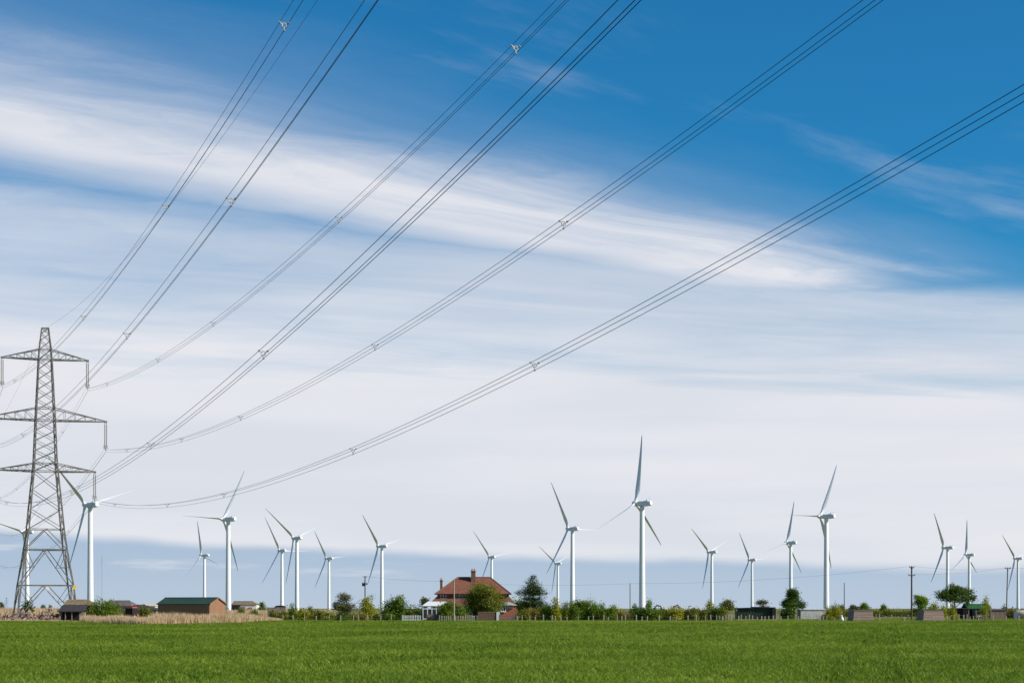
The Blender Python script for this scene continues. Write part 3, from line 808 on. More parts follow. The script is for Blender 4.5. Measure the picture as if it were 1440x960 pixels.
MB().tube([(0, 0, 0), (0, 0, gz(815, Yp))], [0.13, 0.10], 8).build('shaft', M['pole_pale'], o)
MB().box((0, -.02, gz(817.5, Yp)), (0.5, 0.1, 0.1)).build('bracket', M['galvanised'], o)

# --- green-roofed timber shed
def gable_shed(name, px0, px1, pxg, py_eave, py_ridge, Y, wallm, roofm, label, rz=0.0, depth=None, board=0.34, overhang=0.25, cat='shed'):
    """long front px0..px1, gable end out to pxg"""
    o = empty(name, (gx(px0, Y), Y, 0), rz)
    w = (gx(px1, Y) - gx(px0, Y)) / math.cos(rz); ze, zr = gz(py_eave, Y), gz(py_ridge, Y)
    d = depth
    MB().box((w / 2, d / 2, ze / 2), (w - .1, d - .1, ze)).build('wall_core', M[wallm], o)
    z = 0.0
    fm = MB().box((0, 0, board / 2), (w, 0.05, board - .015)).mesh('board', M[wallm])
    sm = MB().box((0, 0, board / 2), (0.05, d, board - .015)).mesh('board', M[wallm])
    kk = 0
    while z < ze - 0.05:
        b = link_mesh('board', fm, o, (w / 2, -0.02, z), (R(-2.5), 0, 0)); b2 = link_mesh('board', sm, o, (w + .02, d / 2, z), (0, R(-2.5), 0)); z += board; kk += 1
        b.scale.z = b2.scale.z = min(1, max(.2, (ze - z + board) / board))
    for s in (0, 1):
        MB().prism([(0, ze - .02), (d, ze - .02), (d / 2, zr - .08)], -0.04, 0.04).build('gable', M[wallm], o).matrix_local = Matrix.Translation((s * w, 0, 0)) @ Matrix.Rotation(R(90), 4, 'Z')
    q = overhang
    sl_ = (zr - ze) / (d / 2)
    r_ = MB().slab([(-q, -q, ze - q * sl_ + .06), (w + q, -q, ze - q * sl_ + .06), (w + q, d / 2, zr + .06), (-q, d / 2, zr + .06)], 0.1)
    r_.slab([(-q, d / 2, zr + .055), (w + q, d / 2, zr + .055), (w + q, d + q, ze - q * sl_ + .06), (-q, d + q, ze - q * sl_ + .06)], 0.1)
    ro = r_.build('roof', M[roofm], o)
    MB().bar((w + q + .02, -q, ze - q * sl_ + .02), (w + q + .02, d / 2, zr + .02), 0.05, 0.18).bar((w + q + .02, d + q, ze - q * sl_ + .02), (w + q + .02, d / 2, zr + .02), 0.05, 0.18).build('bargeboard', M[wallm], ro)
    MB().bar((-q, d / 2, zr + .08), (w + q, d / 2, zr + .08), 0.3, 0.08).build('ridge_cap', M[roofm], ro)
    tag(o, label, cat); return o
gable_shed('timber_shed', 222, 298, 313, 848.6, 840.2, 326, 'timber_warm', 'roof_green', 'long brown timber shed with dark green felt roof behind the reeds', rz=R(-17), depth=6.2)

# --- old stone shed with slate lean-to
Ys = 334.0; o = empty('stone_shed', (gx(83, Ys), Ys, 0)); tag(o, 'old stone shed with mossy roof and dark open slate lean-to', 'shed')
u = Ys / F; W = 39 * u
zt = gz(842, Ys); zb = gz(850.5, Ys)
MB().box((W / 2, 6.0, zb / 2), (W, 4.0, zb)).build('wall', M['stone'], o)
MB().slab([(-.2, 3.7, zb - .05), (W + .2, 3.7, zb - .05), (W - 1.0, 6.0, zt), (0.3, 6.0, zt)], .12).slab([(0.3, 6.0, zt), (W - 1.0, 6.0, zt), (W + .2, 8.2, zb - .05), (-.2, 8.2, zb - .05)], .12).slab([(W + .2, 3.7, zb - .05), (W + .2, 8.2, zb - .05), (W - 1.0, 6.0, zt)], .1).build('roof', M['roof_moss'], o)
MB().prism([(3.8, zb - .04), (8.1, zb - .04), (6.0, zt - .1)], -.05, .25).build('gable_wall', M['stone'], o).matrix_local = Matrix.Translation((0.1, 0, 0)) @ Matrix.Rotation(R(90), 4, 'Z')
zf = gz(859, Ys); xw = 34 * u
MB().slab([(-.25, -.3, zf), (xw, -.3, zf), (xw, 4.0, zb + .12), (-.25, 4.0, zb + .12)], .14).build('lean_to_roof', M['slate'], o)
MB().box((27.5 * u + .6, 0.3, zf / 2 - .08), (8 * u, 0.6, zf - .1)).box((0.1, 2, zf / 2 - .08), (0.3, 3.9, zf - .1)).build('side_wall', M['stone'], o)
MB().box((13.5 * u, 1.6, zf / 2 - .06), (26 * u, .1, zf - .1)).build('shade_panel', M['black'], o)  # black panel added behind the posts to paint the opening's deep shade
for x in (9, 18): MB().box((x * u, 0, zf / 2 - .08), (0.16, 0.16, zf - .1)).build('post', M['timber_grey'], o)

# --- barns beyond
def hip_barn(name, px0, px1, pe, r0, r1, pr, Y, d, wallm, roofm, label, cat='barn'):
    o = empty(name, (gx(px0, Y), Y, 0)); w = gx(px1, Y) - gx(px0, Y); ze, zr = gz(pe, Y), gz(pr, Y); a, b = gx(r0, Y) - gx(px0, Y), gx(r1, Y) - gx(px0, Y)
    MB().box((w / 2, d / 2, ze / 2), (w - .5, d - .5, ze)).build('wall', M[wallm], o)
    e = [(0, 0, ze), (w, 0, ze), (w, d, ze), (0, d, ze)]; p, q = (a, d / 2, zr), (b, d / 2, zr)
    ro = MB().slab([e[0], e[1], q, p], .15).slab([e[2], e[3], p, q], .15).slab([e[1], e[2], q], .15).slab([e[3], e[0], p], .15).build('roof', M[roofm], o)
    MB().tube([p, q], .12, 6).build('ridge', M[roofm], ro)
    MB().box((w * .45, 0.2, ze * .4), (w * .2, 0.14, ze * .8)).build('door', M['timber_grey'], o)
    tag(o, label, cat); return o
hip_barn('grey_barn', 140, 184.5, 851.5, 148, 176, 844, 430, 11, 'timber_grey', 'roof_grey', 'grey-brown hipped barn roof rising behind the round bush')
hip_barn('black_barn', 171, 221, 857, 186, 198, 850.2, 372, 9, 'timber_grey', 'slate', 'low barn with shallow black roof behind the tractor')
hip_barn('cream_barn', 192, 219, 851.2, 192.2, 218.8, 848.2, 620, 10, 'render_cream', 'render_cream', 'long pale cream roofed building beyond the black barn')
MB_ = None
o = empty('feed_bin', (gx(189.5, 395), 395, 0)); tag(o, 'dark dome-topped feed bin standing behind the tractor', 'bin')
me = lathe([(0.5, 0), (0.5, 1.9), (0.62, 2.0), (0.62, 2.55), (0.55, 2.8), (0.35, 3.0), (0.02, 3.08)], 14, M['black'], 'bin_body'); link_mesh('bin_body', me, o)
MB().tube([(0.45, 0.0, 0), (0.45, 0, 2.0)], .06, 6).build('leg', M['galvanised'], o)

# --- tractor
Yt = 344.0; o = empty('tractor', (gx(186.5, Yt), Yt, 0), R(160)); tag(o, 'red-roofed tractor with dark glass cab parked behind the reeds', 'tractor')
b_ = MB().box((0, -1.0, 1.05), (0.75, 1.9, 0.7)).box((0, 0.5, 0.95), (0.9, 1.4, 0.6)).build('body', M['tractor_red'], o)
MB().box((0, -1.98, 1.05), (0.66, 0.05, 0.55)).build('grille', M['black'], b_)
MB().tube([(0.28, -1.1, 1.4), (0.28, -1.1, 2.3)], .04, 6).build('exhaust', M['black'], b_)
cb = MB()
for x in (-.68, .68):
    for y in (-.15, 1.25): cb.box((x, y, 1.85), (.09, .09, 1.3))
cb.box((0, .55, 1.22), (1.45, 1.5, .12)); cab = cb.build('cab', M['black'], o)
for x in (-.68, .68): MB().box((x, .55, 1.87), (.02, 1.3, 1.16)).build('pane', M['glass_dark'], cab)
for y in (-.15, 1.25): MB().box((0, y, 1.87), (1.26, .02, 1.16)).build('pane', M['glass_dark'], cab)
MB().box((0, .55, 2.58), (1.6, 1.7, .2), taper=.92).build('cab_roof', M['tractor_red'], o)
def wheel(par, x, y, r_, w):
    me = lathe([(r_ * .5, -w / 2), (r_ * .92, -w / 2), (r_, -w * .35), (r_, w * .35), (r_ * .92, w / 2), (r_ * .5, w / 2)], 20, M['rubber'], 'tyre', 'y')
    t_ = link_mesh('wheel', me, par, (x, y, r_), (0, 0, R(90)))
    me = lathe([(0.02, -w * .3), (r_ * .52, -w * .3), (r_ * .52, w * .3), (0.02, w * .3)], 14, M['frame_white'], 'rim', 'y'); link_mesh('rim', me, t_)
for x in (-.85, .85): wheel(o, x, .85, .82, .45); wheel(o, x * .85, -1.5, .55, .32)

# --- cream farm building with red door, stone ruin, low shelter
hip_barn('cream_farm_building', 325, 361, 849.5, 326, 353, 844.8, 640, 9, 'render_white', 'roof_moss', 'white-walled farm building with brown roof beyond the reeds', 'building')
o2 = bpy.data.objects['cream_farm_building']; u = 640 / F
MB().box((6.5 * u, -.02, 1.9), (12 * u, .5, 3.2)).build('bay_shade', M['black'], o2)  # solid black box stands in for the shade inside an open bay
MB().box((27 * u, -.02, 1.5), (5 * u, .5, 2.6)).build('red_door', M['brick_orange'], o2)
wall_thing('stone_ruin', 377, 403, 853.4, 395, 'stone', 'low roofless stone building beside the end of the reeds', 'ruin', th=3.2)
o = empty('low_shelter', (gx(393, 402), 402, 0)); tag(o, 'low shelter with curved black roof behind the stone ruin', 'shelter')
pr = [(1.1 * math.cos(t_), gz(853.2, 402) + .38 * math.sin(t_)) for t_ in np.linspace(0, math.pi, 9)]
MB().prism(pr, 0, 3).build('curved_roof', M['black'], o)
MB().box((0, 1.5, gz(853.2, 402) / 2), (2.0, 2.8, gz(853.2, 402))).build('wall', M['timber_grey'], o)

# --- long white roof and two diggers behind the hedge
hip_barn('long_white_shed', 918, 1003, 857, 918.5, 1002.5, 853.6, 640, 12, 'render_white', 'corrugated', 'long low shed with pale roof behind the hedge')
def digger(px, Y, flip, label):
    o = empty('excavator', (gx(px, Y), Y, 0)); o.scale = (.82, .82, .86); tag(o, label, 'excavator', 'diggers behind the hedge')
    f_ = flip
    MB().box((0, -1.1, .45), (3.6, .55, .8)).build('track', M['rubber'], o); MB().box((0, 1.1, .45), (3.6, .55, .8)).build('track', M['rubber'], o)
    bd = MB().box((f_ * -.4, 0, 1.5), (2.8, 2.3, 1.1)).build('body', M['orange_paint'], o)
    cb = MB().box((f_ * .7, -.6, 1.9), (1.1, 1.0, 1.7)).build('cab', M['orange_paint'], o); MB().box((f_ * .75, -1.12, 2.2), (.9, .03, .9)).build('pane', M['glass_dark'], cb)
    MB().bar((f_ * .8, .3, 1.6), (f_ * 1.7, .3, 3.6), .4, .5).bar((f_ * 1.65, .3, 3.5), (f_ * 3.2, .3, 4.0), .36, .42).build('boom', M['timber_red'], o)
    MB().bar((f_ * 2.9, .3, 4.1), (f_ * 3.9, .3, 2.9), .3, .34).build('stick', M['timber_red'], o)
    MB().prism([(f_ * 3.6, 3.0), (f_ * 4.3, 2.9), (f_ * 4.4, 2.2), (f_ * 3.7, 2.3)], -.1, .8).build('bucket', M['black'], o)
digger(935.5, 570, -1, 'digger behind the hedge with arm reaching towards the tallest turbine')
digger(941.5, 570, 1, 'digger behind the hedge with arm reaching towards the dark green shed')

# --- dark green shed, white corrugated shed
o = empty('dark_green_shed', (gx(1037, 425), 425, 0)); tag(o, 'flat-roofed dark green shed behind the posts', 'shed'); u = 425 / F
h1, h2 = gz(854.2, 425), gz(853.2, 425)
MB().box((11.5 * u, 2.5, h1 / 2), (23 * u, 5, h1)).box((38 * u, 2.6, h2 / 2), (30 * u, 5, h2)).build('wall', M['dark_green_paint'], o)
MB().slab([(-.2, -.4, h1), (23.3 * u, -.4, h1 + .1), (23.3 * u, 5.3, h1 + .1), (-.2, 5.3, h1)], .14).slab([(22.6 * u, -.4, h2 + .12), (54 * u, -.4, h2 - .05), (54 * u, 5.3, h2 - .05), (22.6 * u, 5.3, h2 + .12)], .14).build('roof', M['slate'], o)
MB().box((51 * u, .6, h2 / 2 - .1), (5 * u, 3, h2 - .3)).build('doorway_shade', M['black'], o)  # solid black block painted as the shade within the doorway
for k in range(12): MB().box(((1.5 + k * 4.05) * u, -.02 if k < 6 else .08, h1 / 2 - .1), (.07, .08, h1 - .3)).build('batten', M['dark_green_paint'], o)
Yw = 415.0; o = empty('corrugated_shed', (gx(1126, Yw), Yw, 0), R(6)); tag(o, 'pale corrugated metal shed between the round tree and the shrub', 'shed'); u = Yw / F
hw = gz(856.6, Yw); n = 5; wp_ = 37 * u / n
MB().box((37 * u / 2, 1.7, hw / 2), (37 * u - .2, 3.1, hw - .05)).build('frame', M['timber_grey'], o)
cm = MB(); nc = 14
for k in range(nc): cm.box((wp_ * (k + .5) / nc, 0.03 * (k % 2), hw / 2), (wp_ / nc * .98, .04, hw))
cme = cm.mesh('panel', M['corrugated'])
for k in range(n): link_mesh('panel', cme, o, (k * wp_ + .01, -.02 - .015 * (k % 2), 0))
MB().slab([(-.15, -.25, hw + .05), (37 * u + .15, -.25, hw + .05), (37 * u + .15, 3.5, hw + .3), (-.15, 3.5, hw + .3)], .06).build('roof', M['corrugated'], o)

# --- weathered huts with battered sides
def batter_hut(px0, px1, pytop, Y, label, rz):
    o = empty('weathered_hut', (gx((px0 + px1) / 2, Y), Y, 0), rz); u = Y / F; w = (px1 - px0) * u; h = gz(pytop, Y); d = 3.2
    MB().box((0, d / 2, h / 2), (w - .12, d - .12, h), taper=.86).build('wall_core', M['timber_grey'], o)
    nb = 7; rr = random.Random(px0)
    for k in range(nb):
        z0, z1 = h * k / nb, h * (k + 1) / nb - .02; f0, f1 = 1 - .14 * z0 / h, 1 - .14 * z1 / h
        for (ax, s) in (('f', -1), ('l', -1), ('l', 1)):
            if ax == 'f':
                y0_, y1_ = d / 2 - d / 2 * f0 - .03, d / 2 - d / 2 * f1 - .0
                vs = [(-w / 2 * f0, y0_ - .03, z0), (w / 2 * f0, y0_ - .03, z0), (w / 2 * f1, y1_, z1), (-w / 2 * f1, y1_, z1)]
            else:
                xq0, xq1 = s * (w / 2 * f0 + .04), s * (w / 2 * f1 + .01)
                vs = [(xq0, d / 2 - d / 2 * f0, z0), (xq0, d / 2 + d / 2 * f0, z0), (xq1, d / 2 + d / 2 * f1, z1), (xq1, d / 2 - d / 2 * f1, z1)]
            m_ = MB(); back = [(v[0] * .985, v[1] + (.05 if ax == 'f' else 0), v[2]) for v in vs]
            m_.add(vs + back, [(0, 1, 2, 3), (7, 6, 5, 4), (0, 4, 5, 1), (1, 5, 6, 2), (2, 6, 7, 3), (3, 7, 4, 0)]); m_.build('board', M['timber_grey'], o)
    MB().slab([(-w / 2 * .9, .1, h + .06), (w / 2 * .9, .1, h + .06), (w / 2 * .9, d - .1, h + .12), (-w / 2 * .9, d - .1, h + .12)], .09).build('roof', M['roof_grey'], o)
    tag(o, label, 'hut', 'weathered huts on the grass'); return o
batter_hut(1199, 1230, 858, 343, 'weathered brown plank hut beside the slim bare pole', R(9))
batter_hut(1297, 1330, 857.8, 350, 'weathered brown plank hut beside the pole with crossbars', R(12))
# --- green-roofed open shed with white van, brown sheds, tank
Yg = 400.0; u = Yg / F
o = empty('open_shed', (gx(1361, Yg), Yg, 0)); tag(o, 'open-fronted shed with bright green roof over a white van', 'shed')
w = 32 * u; hf, hb = gz(855.2, Yg), gz(848.2, Yg)
MB().slab([(-.2, -.6, hf), (w + .2, -.6, hf), (w + .2, 2.6, hb), (-.2, 2.6, hb)], .12).slab([(-.2, 2.6, hb - .005), (w + .2, 2.6, hb - .005), (w + .2, 5.2, hf + .2), (-.2, 5.2, hf + .2)], .12).build('roof', M['roof_grass_green'], o)
MB().box((w / 2, 5.0, hf / 2), (w, .15, hf)).box((0.05, 2.6, hf / 2 - .1), (.15, 4.6, hf - .1)).build('wall', M['timber_red'], o)
for k in range(4): MB().box((w * k / 3 * .97 + .1, -.35, hf / 2 - .08), (.17, .17, hf - .12)).build('post', M['timber_grey'], o)
v = empty('white_van', (gx(1379, 401), 401, 0)); tag(v, 'white van facing out from under the green-roofed shed', 'van')
vb = MB(); vb.prism([(-.92, .35), (.92, .35), (.94, 1.2), (.80, 2.0), (-.80, 2.0), (-.94, 1.2)], .25, 4.2); vbo = vb.build('body', M['frame_white'], v)
MB().slab([(-.76, .23, 1.18), (.76, .23, 1.18), (.68, .27, 1.85), (-.68, .27, 1.85)], .03).box((0, .235, 1.5), (1.44, .03, .62)).build('windscreen', M['glass_dark'], vbo)
MB().box((0, .18, .48), (1.86, .2, .26)).build('bumper', M['black'], v)
for x in (-.68, .68): MB().box((x, .23, .85), (.3, .06, .2)).build('headlight', M['corrugated'], v)
for x in (-.8, .8):
    for y in (.95, 3.4): wheel(v, x, y, .33, .2)
def plank_shed(px0, px1, pytop, Y, mat, label):
    o = empty('plank_shed', (gx(px0, Y), Y, 0)); u = Y / F; w = (px1 - px0) * u; h = gz(pytop, Y)
    MB().box((w / 2, 1.6, h / 2), (w - .06, 3.0, h - .05)).build('wall_core', M[mat], o)
    n = max(5, int(w / .3)); pm = MB().box((0, 0, h / 2), (w / n * .93, .05, h)).mesh('plank', M[mat])
    for k in range(n): link_mesh('plank', pm, o, (w * (k + .5) / n, .06 + .012 * (k % 3), 0))
    MB().slab([(-.1, -.15, h + .06), (w + .1, -.15, h + .06), (w + .1, 3.3, h + .22), (-.1, 3.3, h + .22)], .08).build('roof', M['roof_grey'], o)
    tag(o, label, 'shed'); return o
plank_shed(1343, 1361, 855.4, 405, 'timber_red', 'dark red plank shed touching the green-roofed shed')
plank_shed(1394, 1415, 857.2, 405, 'timber_grey', 'grey plank shed between the green-roofed shed and the leaning pole')
Yk = 400.0; o = empty('fuel_tank', (gx(1437, Yk), Yk, 0)); tag(o, 'cream rounded tank with its shaded end as a blue-grey box beside the leaning pole', 'tank')
me = lathe([(0.02, -1.5), (.7, -1.45), (.85, -1.2), (.85, 1.2), (.7, 1.45), (.02, 1.5)], 18, M['tank_cream'], 'tank_shell', 'y')
link_mesh('tank_shell', me, o, (.3, .5, 1.2), (0, 0, R(75)))
MB().box((-1.35, .3, .95), (.7, 1.0, 1.5)).build('tank_shade_box', M['blue_grey'], o)  # blue-grey box paints the shaded left side of the tank
for x in (-.5, 1.0): MB().box((x, .5, .2), (.2, 1.3, .6)).build('cradle', M['stone'], o)
o = empty('feed_sack', (gx(1184.3, 350), 350, 0)); tag(o, 'white sack propped upright next to the slim bare pole', 'sack')
link_mesh('sack', lathe([(.02, 0), (.34, .02), (.38, .3), (.30, .7), (.16, .92), (.2, 1.05), (.14, 1.18), (.02, 1.2)], 12, M['frame_white'], 'sack'), o, rot=(R(4), R(-7), 0))
# --- rubble bank (stones nobody could count) with earth core
Yr = 336.0
V_ = MB(); rr = random.Random(4)
for i in range(2600):
    px = rr.uniform(-160, 82); y = Yr + rr.uniform(-3.5, 6)
    hmax = (2.15 if px > 14 else 1.4) * (1 - ((y - Yr - 1.2) / 5.2) ** 2) * (0.75 + .25 * math.sin(px * .21)) * (1.0 + .3 * math.sin(px * .63 + 1)); hmax = max(.12, hmax)
    z = hmax * (rr.uniform(.0, 1) ** .5); s = rr.uniform(.12, .42)
    V_.box(((px - 720) / F * y, y, z), (s * rr.uniform(.8, 1.8), s, s * rr.uniform(.5, 1)), rr.uniform(0, 3.1), rr.uniform(.6, .95))
o = V_.build('rubble_bank', M['rubble']); tag(o, 'bank of broken stone and brick rubble at the pylon foot', 'rubble', kind='stuff')
V_ = MB(); xs = np.linspace(-165, 84, 40)
for a, b in zip(xs[:-1], xs[1:]):
    h_ = lambda p: max(.1, (1.75 if p > 14 else 1.1) * (.75 + .25 * math.sin(p * .21)))
    V_.add([((a - 720) / F * 333, 333, 0), ((b - 720) / F * 333, 333, 0), ((b - 720) / F * 337, 337, h_(b)), ((a - 720) / F * 337, 337, h_(a)), ((b - 720) / F * 342, 342, 0), ((a - 720) / F * 342, 342, 0)], [(0, 1, 2, 3), (3, 2, 4, 5)])
o = V_.build('earth_bank', M['rubble']); tag(o, kind='structure')

# ------------------------------------------------------------------ trees and shrubs
def leaf_cloud(lobes, n, size, seed, flat=0.0):
    """leaf faces spread through a set of lobes (cx, cy, cz, rx, ry, rz), denser to the outside, in tufts"""
    r = np.random.default_rng(seed); V = []; Fc = []
    vol = np.array([l[3] * l[4] * l[5] for l in lobes]) ** 0.67; vol /= vol.sum()
    per = 9
    nt_ = max(1, n // per)
    pick = r.choice(len(lobes), nt_, p=vol); L = np.array(lobes)[pick]
    d = r.normal(size=(nt_, 3)); d /= np.linalg.norm(d, axis=1)[:, None]
    rad = r.uniform(0.12, 1.0, nt_) ** 0.45 * (1 + 0.14 * r.normal(size=nt_))
    c = L[:, :3] + d * rad[:, None] * L[:, 3:]
    c = np.repeat(c, per, 0) + r.normal(size=(nt_ * per, 3)) * size * np.array([1.25, 1.25, 1.0])
    dd = np.repeat(d, per, 0)
    c[:, 2] = np.maximum(c[:, 2], 0.06)
    m = len(c)
    nrm = dd * 0.7 + r.normal(size=(m, 3)) * 0.75 + np.array([0, 0, 0.25 + flat]); nrm /= np.linalg.norm(nrm, axis=1)[:, None]
    a = np.cross(nrm, r.normal(size=(m, 3))); a /= np.linalg.norm(a, axis=1)[:, None]; b = np.cross(nrm, a)
    s = size * r.uniform(0.6, 1.25, m)[:, None]
    V = np.stack([c - a * s * .55, c + b * s * .34, c + a * s * .55, c - b * s * .34], 1).reshape(-1, 3)
    return V, m
def leaf_mesh(name, lobes, n, size, mat, seed, flat=0.0, rx=None, h=None):
    V, m = leaf_cloud(lobes, n, size, seed, flat)
    if rx:      # fit the crown to its measured width and height
        a, b = np.percentile(V[:, 0], (0.8, 99.2)); t_ = np.percentile(V[:, 2], 99.3)
        V[:, 0] = (V[:, 0] - (a + b) / 2) * (2 * rx / (b - a)); V[:, 1] *= 2 * rx / (b - a); V[:, 2] *= h / t_
    me = bpy.data.meshes.new(name)
    me.vertices.add(len(V)); me.vertices.foreach_set('co', V.astype(np.float32).ravel())
    me.loops.add(4 * m); me.loops.foreach_set('vertex_index', np.arange(4 * m, dtype=np.int32))
    me.polygons.add(m); me.polygons.foreach_set('loop_start', np.arange(0, 4 * m, 4, dtype=np.int32)); me.polygons.foreach_set('loop_total', np.full(m, 4, np.int32))
    me.materials.append(mat); me.update(calc_edges=True); me.validate()
    return me
COLN = {'leaf_mid': 'mid green', 'leaf_dark': 'dark green', 'leaf_bright': 'bright green', 'leaf_yellow': 'yellow-green', 'leaf_olive': 'olive green', 'leaf_brown': 'brownish', 'leaf_grey': 'grey-green'}
SEED = [100]
def plant(name, label, cat, px, Y, pytop, wpx, kind, mat, group=None, n=None, size=None, clear=0.0):
    """a woody plant standing at column px, distance Y, crown top at row pytop, crown wpx wide"""
    SEED[0] += 1; sd = SEED[0]; r = random.Random(sd)
    h = gz(pytop, Y); w = wpx / F * Y; rx = w / 2
    o = empty(name, (gx(px, Y), Y, 0)); tag(o, label, cat, group)
    lobes = []; tips = []
    if kind == 'bush':
        k = max(4, int(w * 1.5))
        for i in range(k):
            x = r.uniform(-.72, .72) * rx; e = math.sqrt(max(.1, 1 - (x / rx) ** 2)); hh = h * e * r.uniform(.72, 1.0)
            rz_ = hh * r.uniform(.34, .46); lobes.append((x, r.uniform(-.45, .45) * rx, hh - rz_, rx * r.uniform(.26, .4), rx * r.uniform(.26, .4), rz_))
            lobes.append((x * 1.05, r.uniform(-.5, .5) * rx, h * .22, rx * .32, rx * .34, h * .25))
        z0 = 0.1
    elif kind == 'round':
        z0 = h * (.16 + clear); k = 9
        for i in range(k):
            z = z0 + (h - z0) * r.uniform(.12, .86); e = math.sin(math.pi * min(.97, max(.12, (z - z0) / (h - z0) * .8 + .14)))
            a = r.uniform(0, 6.28); q = r.uniform(.1, .62) * rx * e; s = rx * r.uniform(.30, .46)
            lobes.append((q * math.cos(a), q * math.sin(a), z, s, s, min(s * .85, (h - z) * 1.0 + .1)))
        lobes.append((r.uniform(-.2, .2) * rx, 0, h - rx * .35, rx * .4, rx * .4, rx * .36))
        lobes.append((-rx * .62, 0, z0 + (h - z0) * .42, rx * .38, rx * .38, rx * .34)); lobes.append((rx * .62, 0, z0 + (h - z0) * .40, rx * .38, rx * .38, rx * .34))
    elif kind == 'spindly':
        z0 = h * .12
        for i in range(15):
            z = z0 + (h - z0) * r.uniform(.1, .95); e = 1 - .6 * (z / h); a = r.uniform(0, 6.28); q = r.uniform(.2, .85) * rx * e; s = rx * r.uniform(.14, .26)
            lobes.append((q * math.cos(a), q * math.sin(a), z, s, s, s * 1.2))
    elif kind == 'upright':
        z0 = h * .1
        for i in range(9):
            t_ = (i + .5) / 9; z = z0 + (h - z0) * t_ * .92; e = (1 - .75 * t_ ** 1.6); a = r.uniform(0, 6.28)
            lobes.append((math.cos(a) * rx * .35 * e, math.sin(a) * rx * .35 * e, z, rx * .58 * e, rx * .58 * e, (h - z0) * .12))
    elif kind == 'pine':
        z0 = h * .12
        # tiers of drooping, upturned boughs with gaps between them
        for t_, e, dy_ in ((.16, 1.0, 0), (.27, 1.0, .1), (.37, .95, 0), (.48, .62, 0), (.60, .85, .0), (.66, .68, 0), (.74, .52, 0), (.83, .34, 0), (.91, .2, 0), (.98, .08, 0)):
            k = max(2, int(12 * e))
            for i in range(k):
                a = 6.28 * i / k + r.uniform(-.4, .4); q = rx * e * r.uniform(.45, .95); s = rx * .22 * (.65 + .5 * e)
                lobes.append((q * math.cos(a), q * math.sin(a) * .8, h * t_ + .10 * q + r.uniform(-.2, .2), s * 1.25, s * 1.25, s * .62))
                lobes.append((q * .5 * math.cos(a), q * .5 * math.sin(a) * .8, h * t_, s, s, s * .6))
            tips.append(h * t_)
    elif kind == 'flat':
        z0 = h * .42
        for i in range(16):
            a = r.uniform(0, 6.28); q = r.uniform(.15, .85) * rx; z = h * (.80 - .22 * (q / rx) ** 2) + r.uniform(-.16, .07) * h; s = rx * r.uniform(.2, .32)
            lobes.append((q * math.cos(a), q * math.sin(a) * .7, z, s * 1.2, s, s * .66))
        lobes.append((-.15 * rx, 0, h * .9, rx * .35, rx * .3, h * .09)); lobes.append((.75 * rx, 0, h * .62, rx * .25, rx * .25, h * .1))
    else:   # hedge mass
        z0 = 0.1
        k = max(4, int(w * 1.6))
        for i in range(k):
            x = -rx + w * (i + .5) / k; hh = h * r.uniform(.78, 1.0)
            lobes.append((x, r.uniform(-.3, .3), hh * .66, w / k * .8, .9, hh * .34)); lobes.append((x, r.uniform(-.3, .3), hh * .28, w / k * .8, 1.0, hh * .3))
    area = sum(4 * (l[3] * l[5] + l[3] * l[4]) for l in lobes)
    size = size or max(.17, min(.34, .075 * (w * h) ** .5 + .08))
    n = n or int(min(17000, max(1600, area / (size * size) * 4.0)))
    link_mesh('foliage' if kind in ('bush', 'hedge') else 'crown', leaf_mesh('foliage', lobes, n, size, M[mat], sd, rx=rx, h=h), o)
    tr = MB(); tw = max(.05, h * .022)
    if kind in ('bush', 'hedge'):
        for i in range(4): tr.tube([(r.uniform(-.3, .3) * rx, r.uniform(-.2, .2), 0), (r.uniform(-.6, .6) * rx, r.uniform(-.3, .3), h * .6)], [tw, tw * .4], 5)
        tr.build('stem', M['bark'], o)
    else:
        top = h * (.9 if kind in ('pine', 'upright') else .7)
        pts = [(0, 0, 0), (r.uniform(-.05, .05) * rx, 0, h * .25), (r.uniform(-.1, .1) * rx, 0, h * .5), (r.uniform(-.06, .06) * rx, 0, top)]
        t0 = tr.tube(pts, [tw * 1.5, tw * 1.1, tw * .8, tw * .25], 7).build('trunk', M['bark'], o, True)
        for i, l in enumerate(r.sample(lobes, min(len(lobes), 9))):
            zb_ = max(h * .1, min(top * .9, l[2] - abs(l[0]) * .6)); MB().tube([(0, 0, zb_), (l[0] * .5, l[1] * .5, (zb_ + l[2]) / 2 + .1), (l[0], l[1], l[2])], [tw * .55, tw * .4, tw * .15], 5).build('limb', M['bark'], t0)
    return o

plant('round_bush', 'big rounded dark green bush next to the old stone shed', 'bush', 146, 340, 843.3, 52, 'bush', 'leaf_mid', n=9000, size=.2)
plant('dark_bush', 'small dark bush behind the rubble at the pylon foot', 'bush', 38.5, 346, 844.6, 18, 'bush', 'leaf_dark')
plant('yellow_shrub', 'yellowish shrub between the tractor and the timber shed', 'shrub', 205, 338, 852.2, 25, 'bush', 'leaf_olive')
plant('slim_shrub', 'narrow green shrub against the timber shed gable', 'shrub', 314.5, 335, 852.5, 8, 'bush', 'leaf_mid')
for px, Y, top, w in ((2, 900, 846, 9), (61, 1000, 849, 8), (70.5, 1000, 850, 6)):
    plant('far_tree', 'small far dark tree on the horizon behind the rubble bank', 'tree', px, Y, top, w, 'round', 'leaf_dark', 'far trees past the pylon', n=900, size=.55)
plant('round_tree', 'rounded tree beside the white-walled farm building', 'tree', 368, 620, 846.2, 14, 'round', 'leaf_mid', size=.3)
SH = 'shrubs along the reed end'
for px, top, w, m in ((340, 854.5, 14, 'leaf_olive'), (358, 855.5, 18, 'leaf_mid'), (385, 857, 14, 'leaf_olive')):
    plant('low_shrub', 'low ' + COLN[m] + ' shrub above the reeds in front of the farm building', 'shrub', px, 365, top, w, 'bush', m, SH)
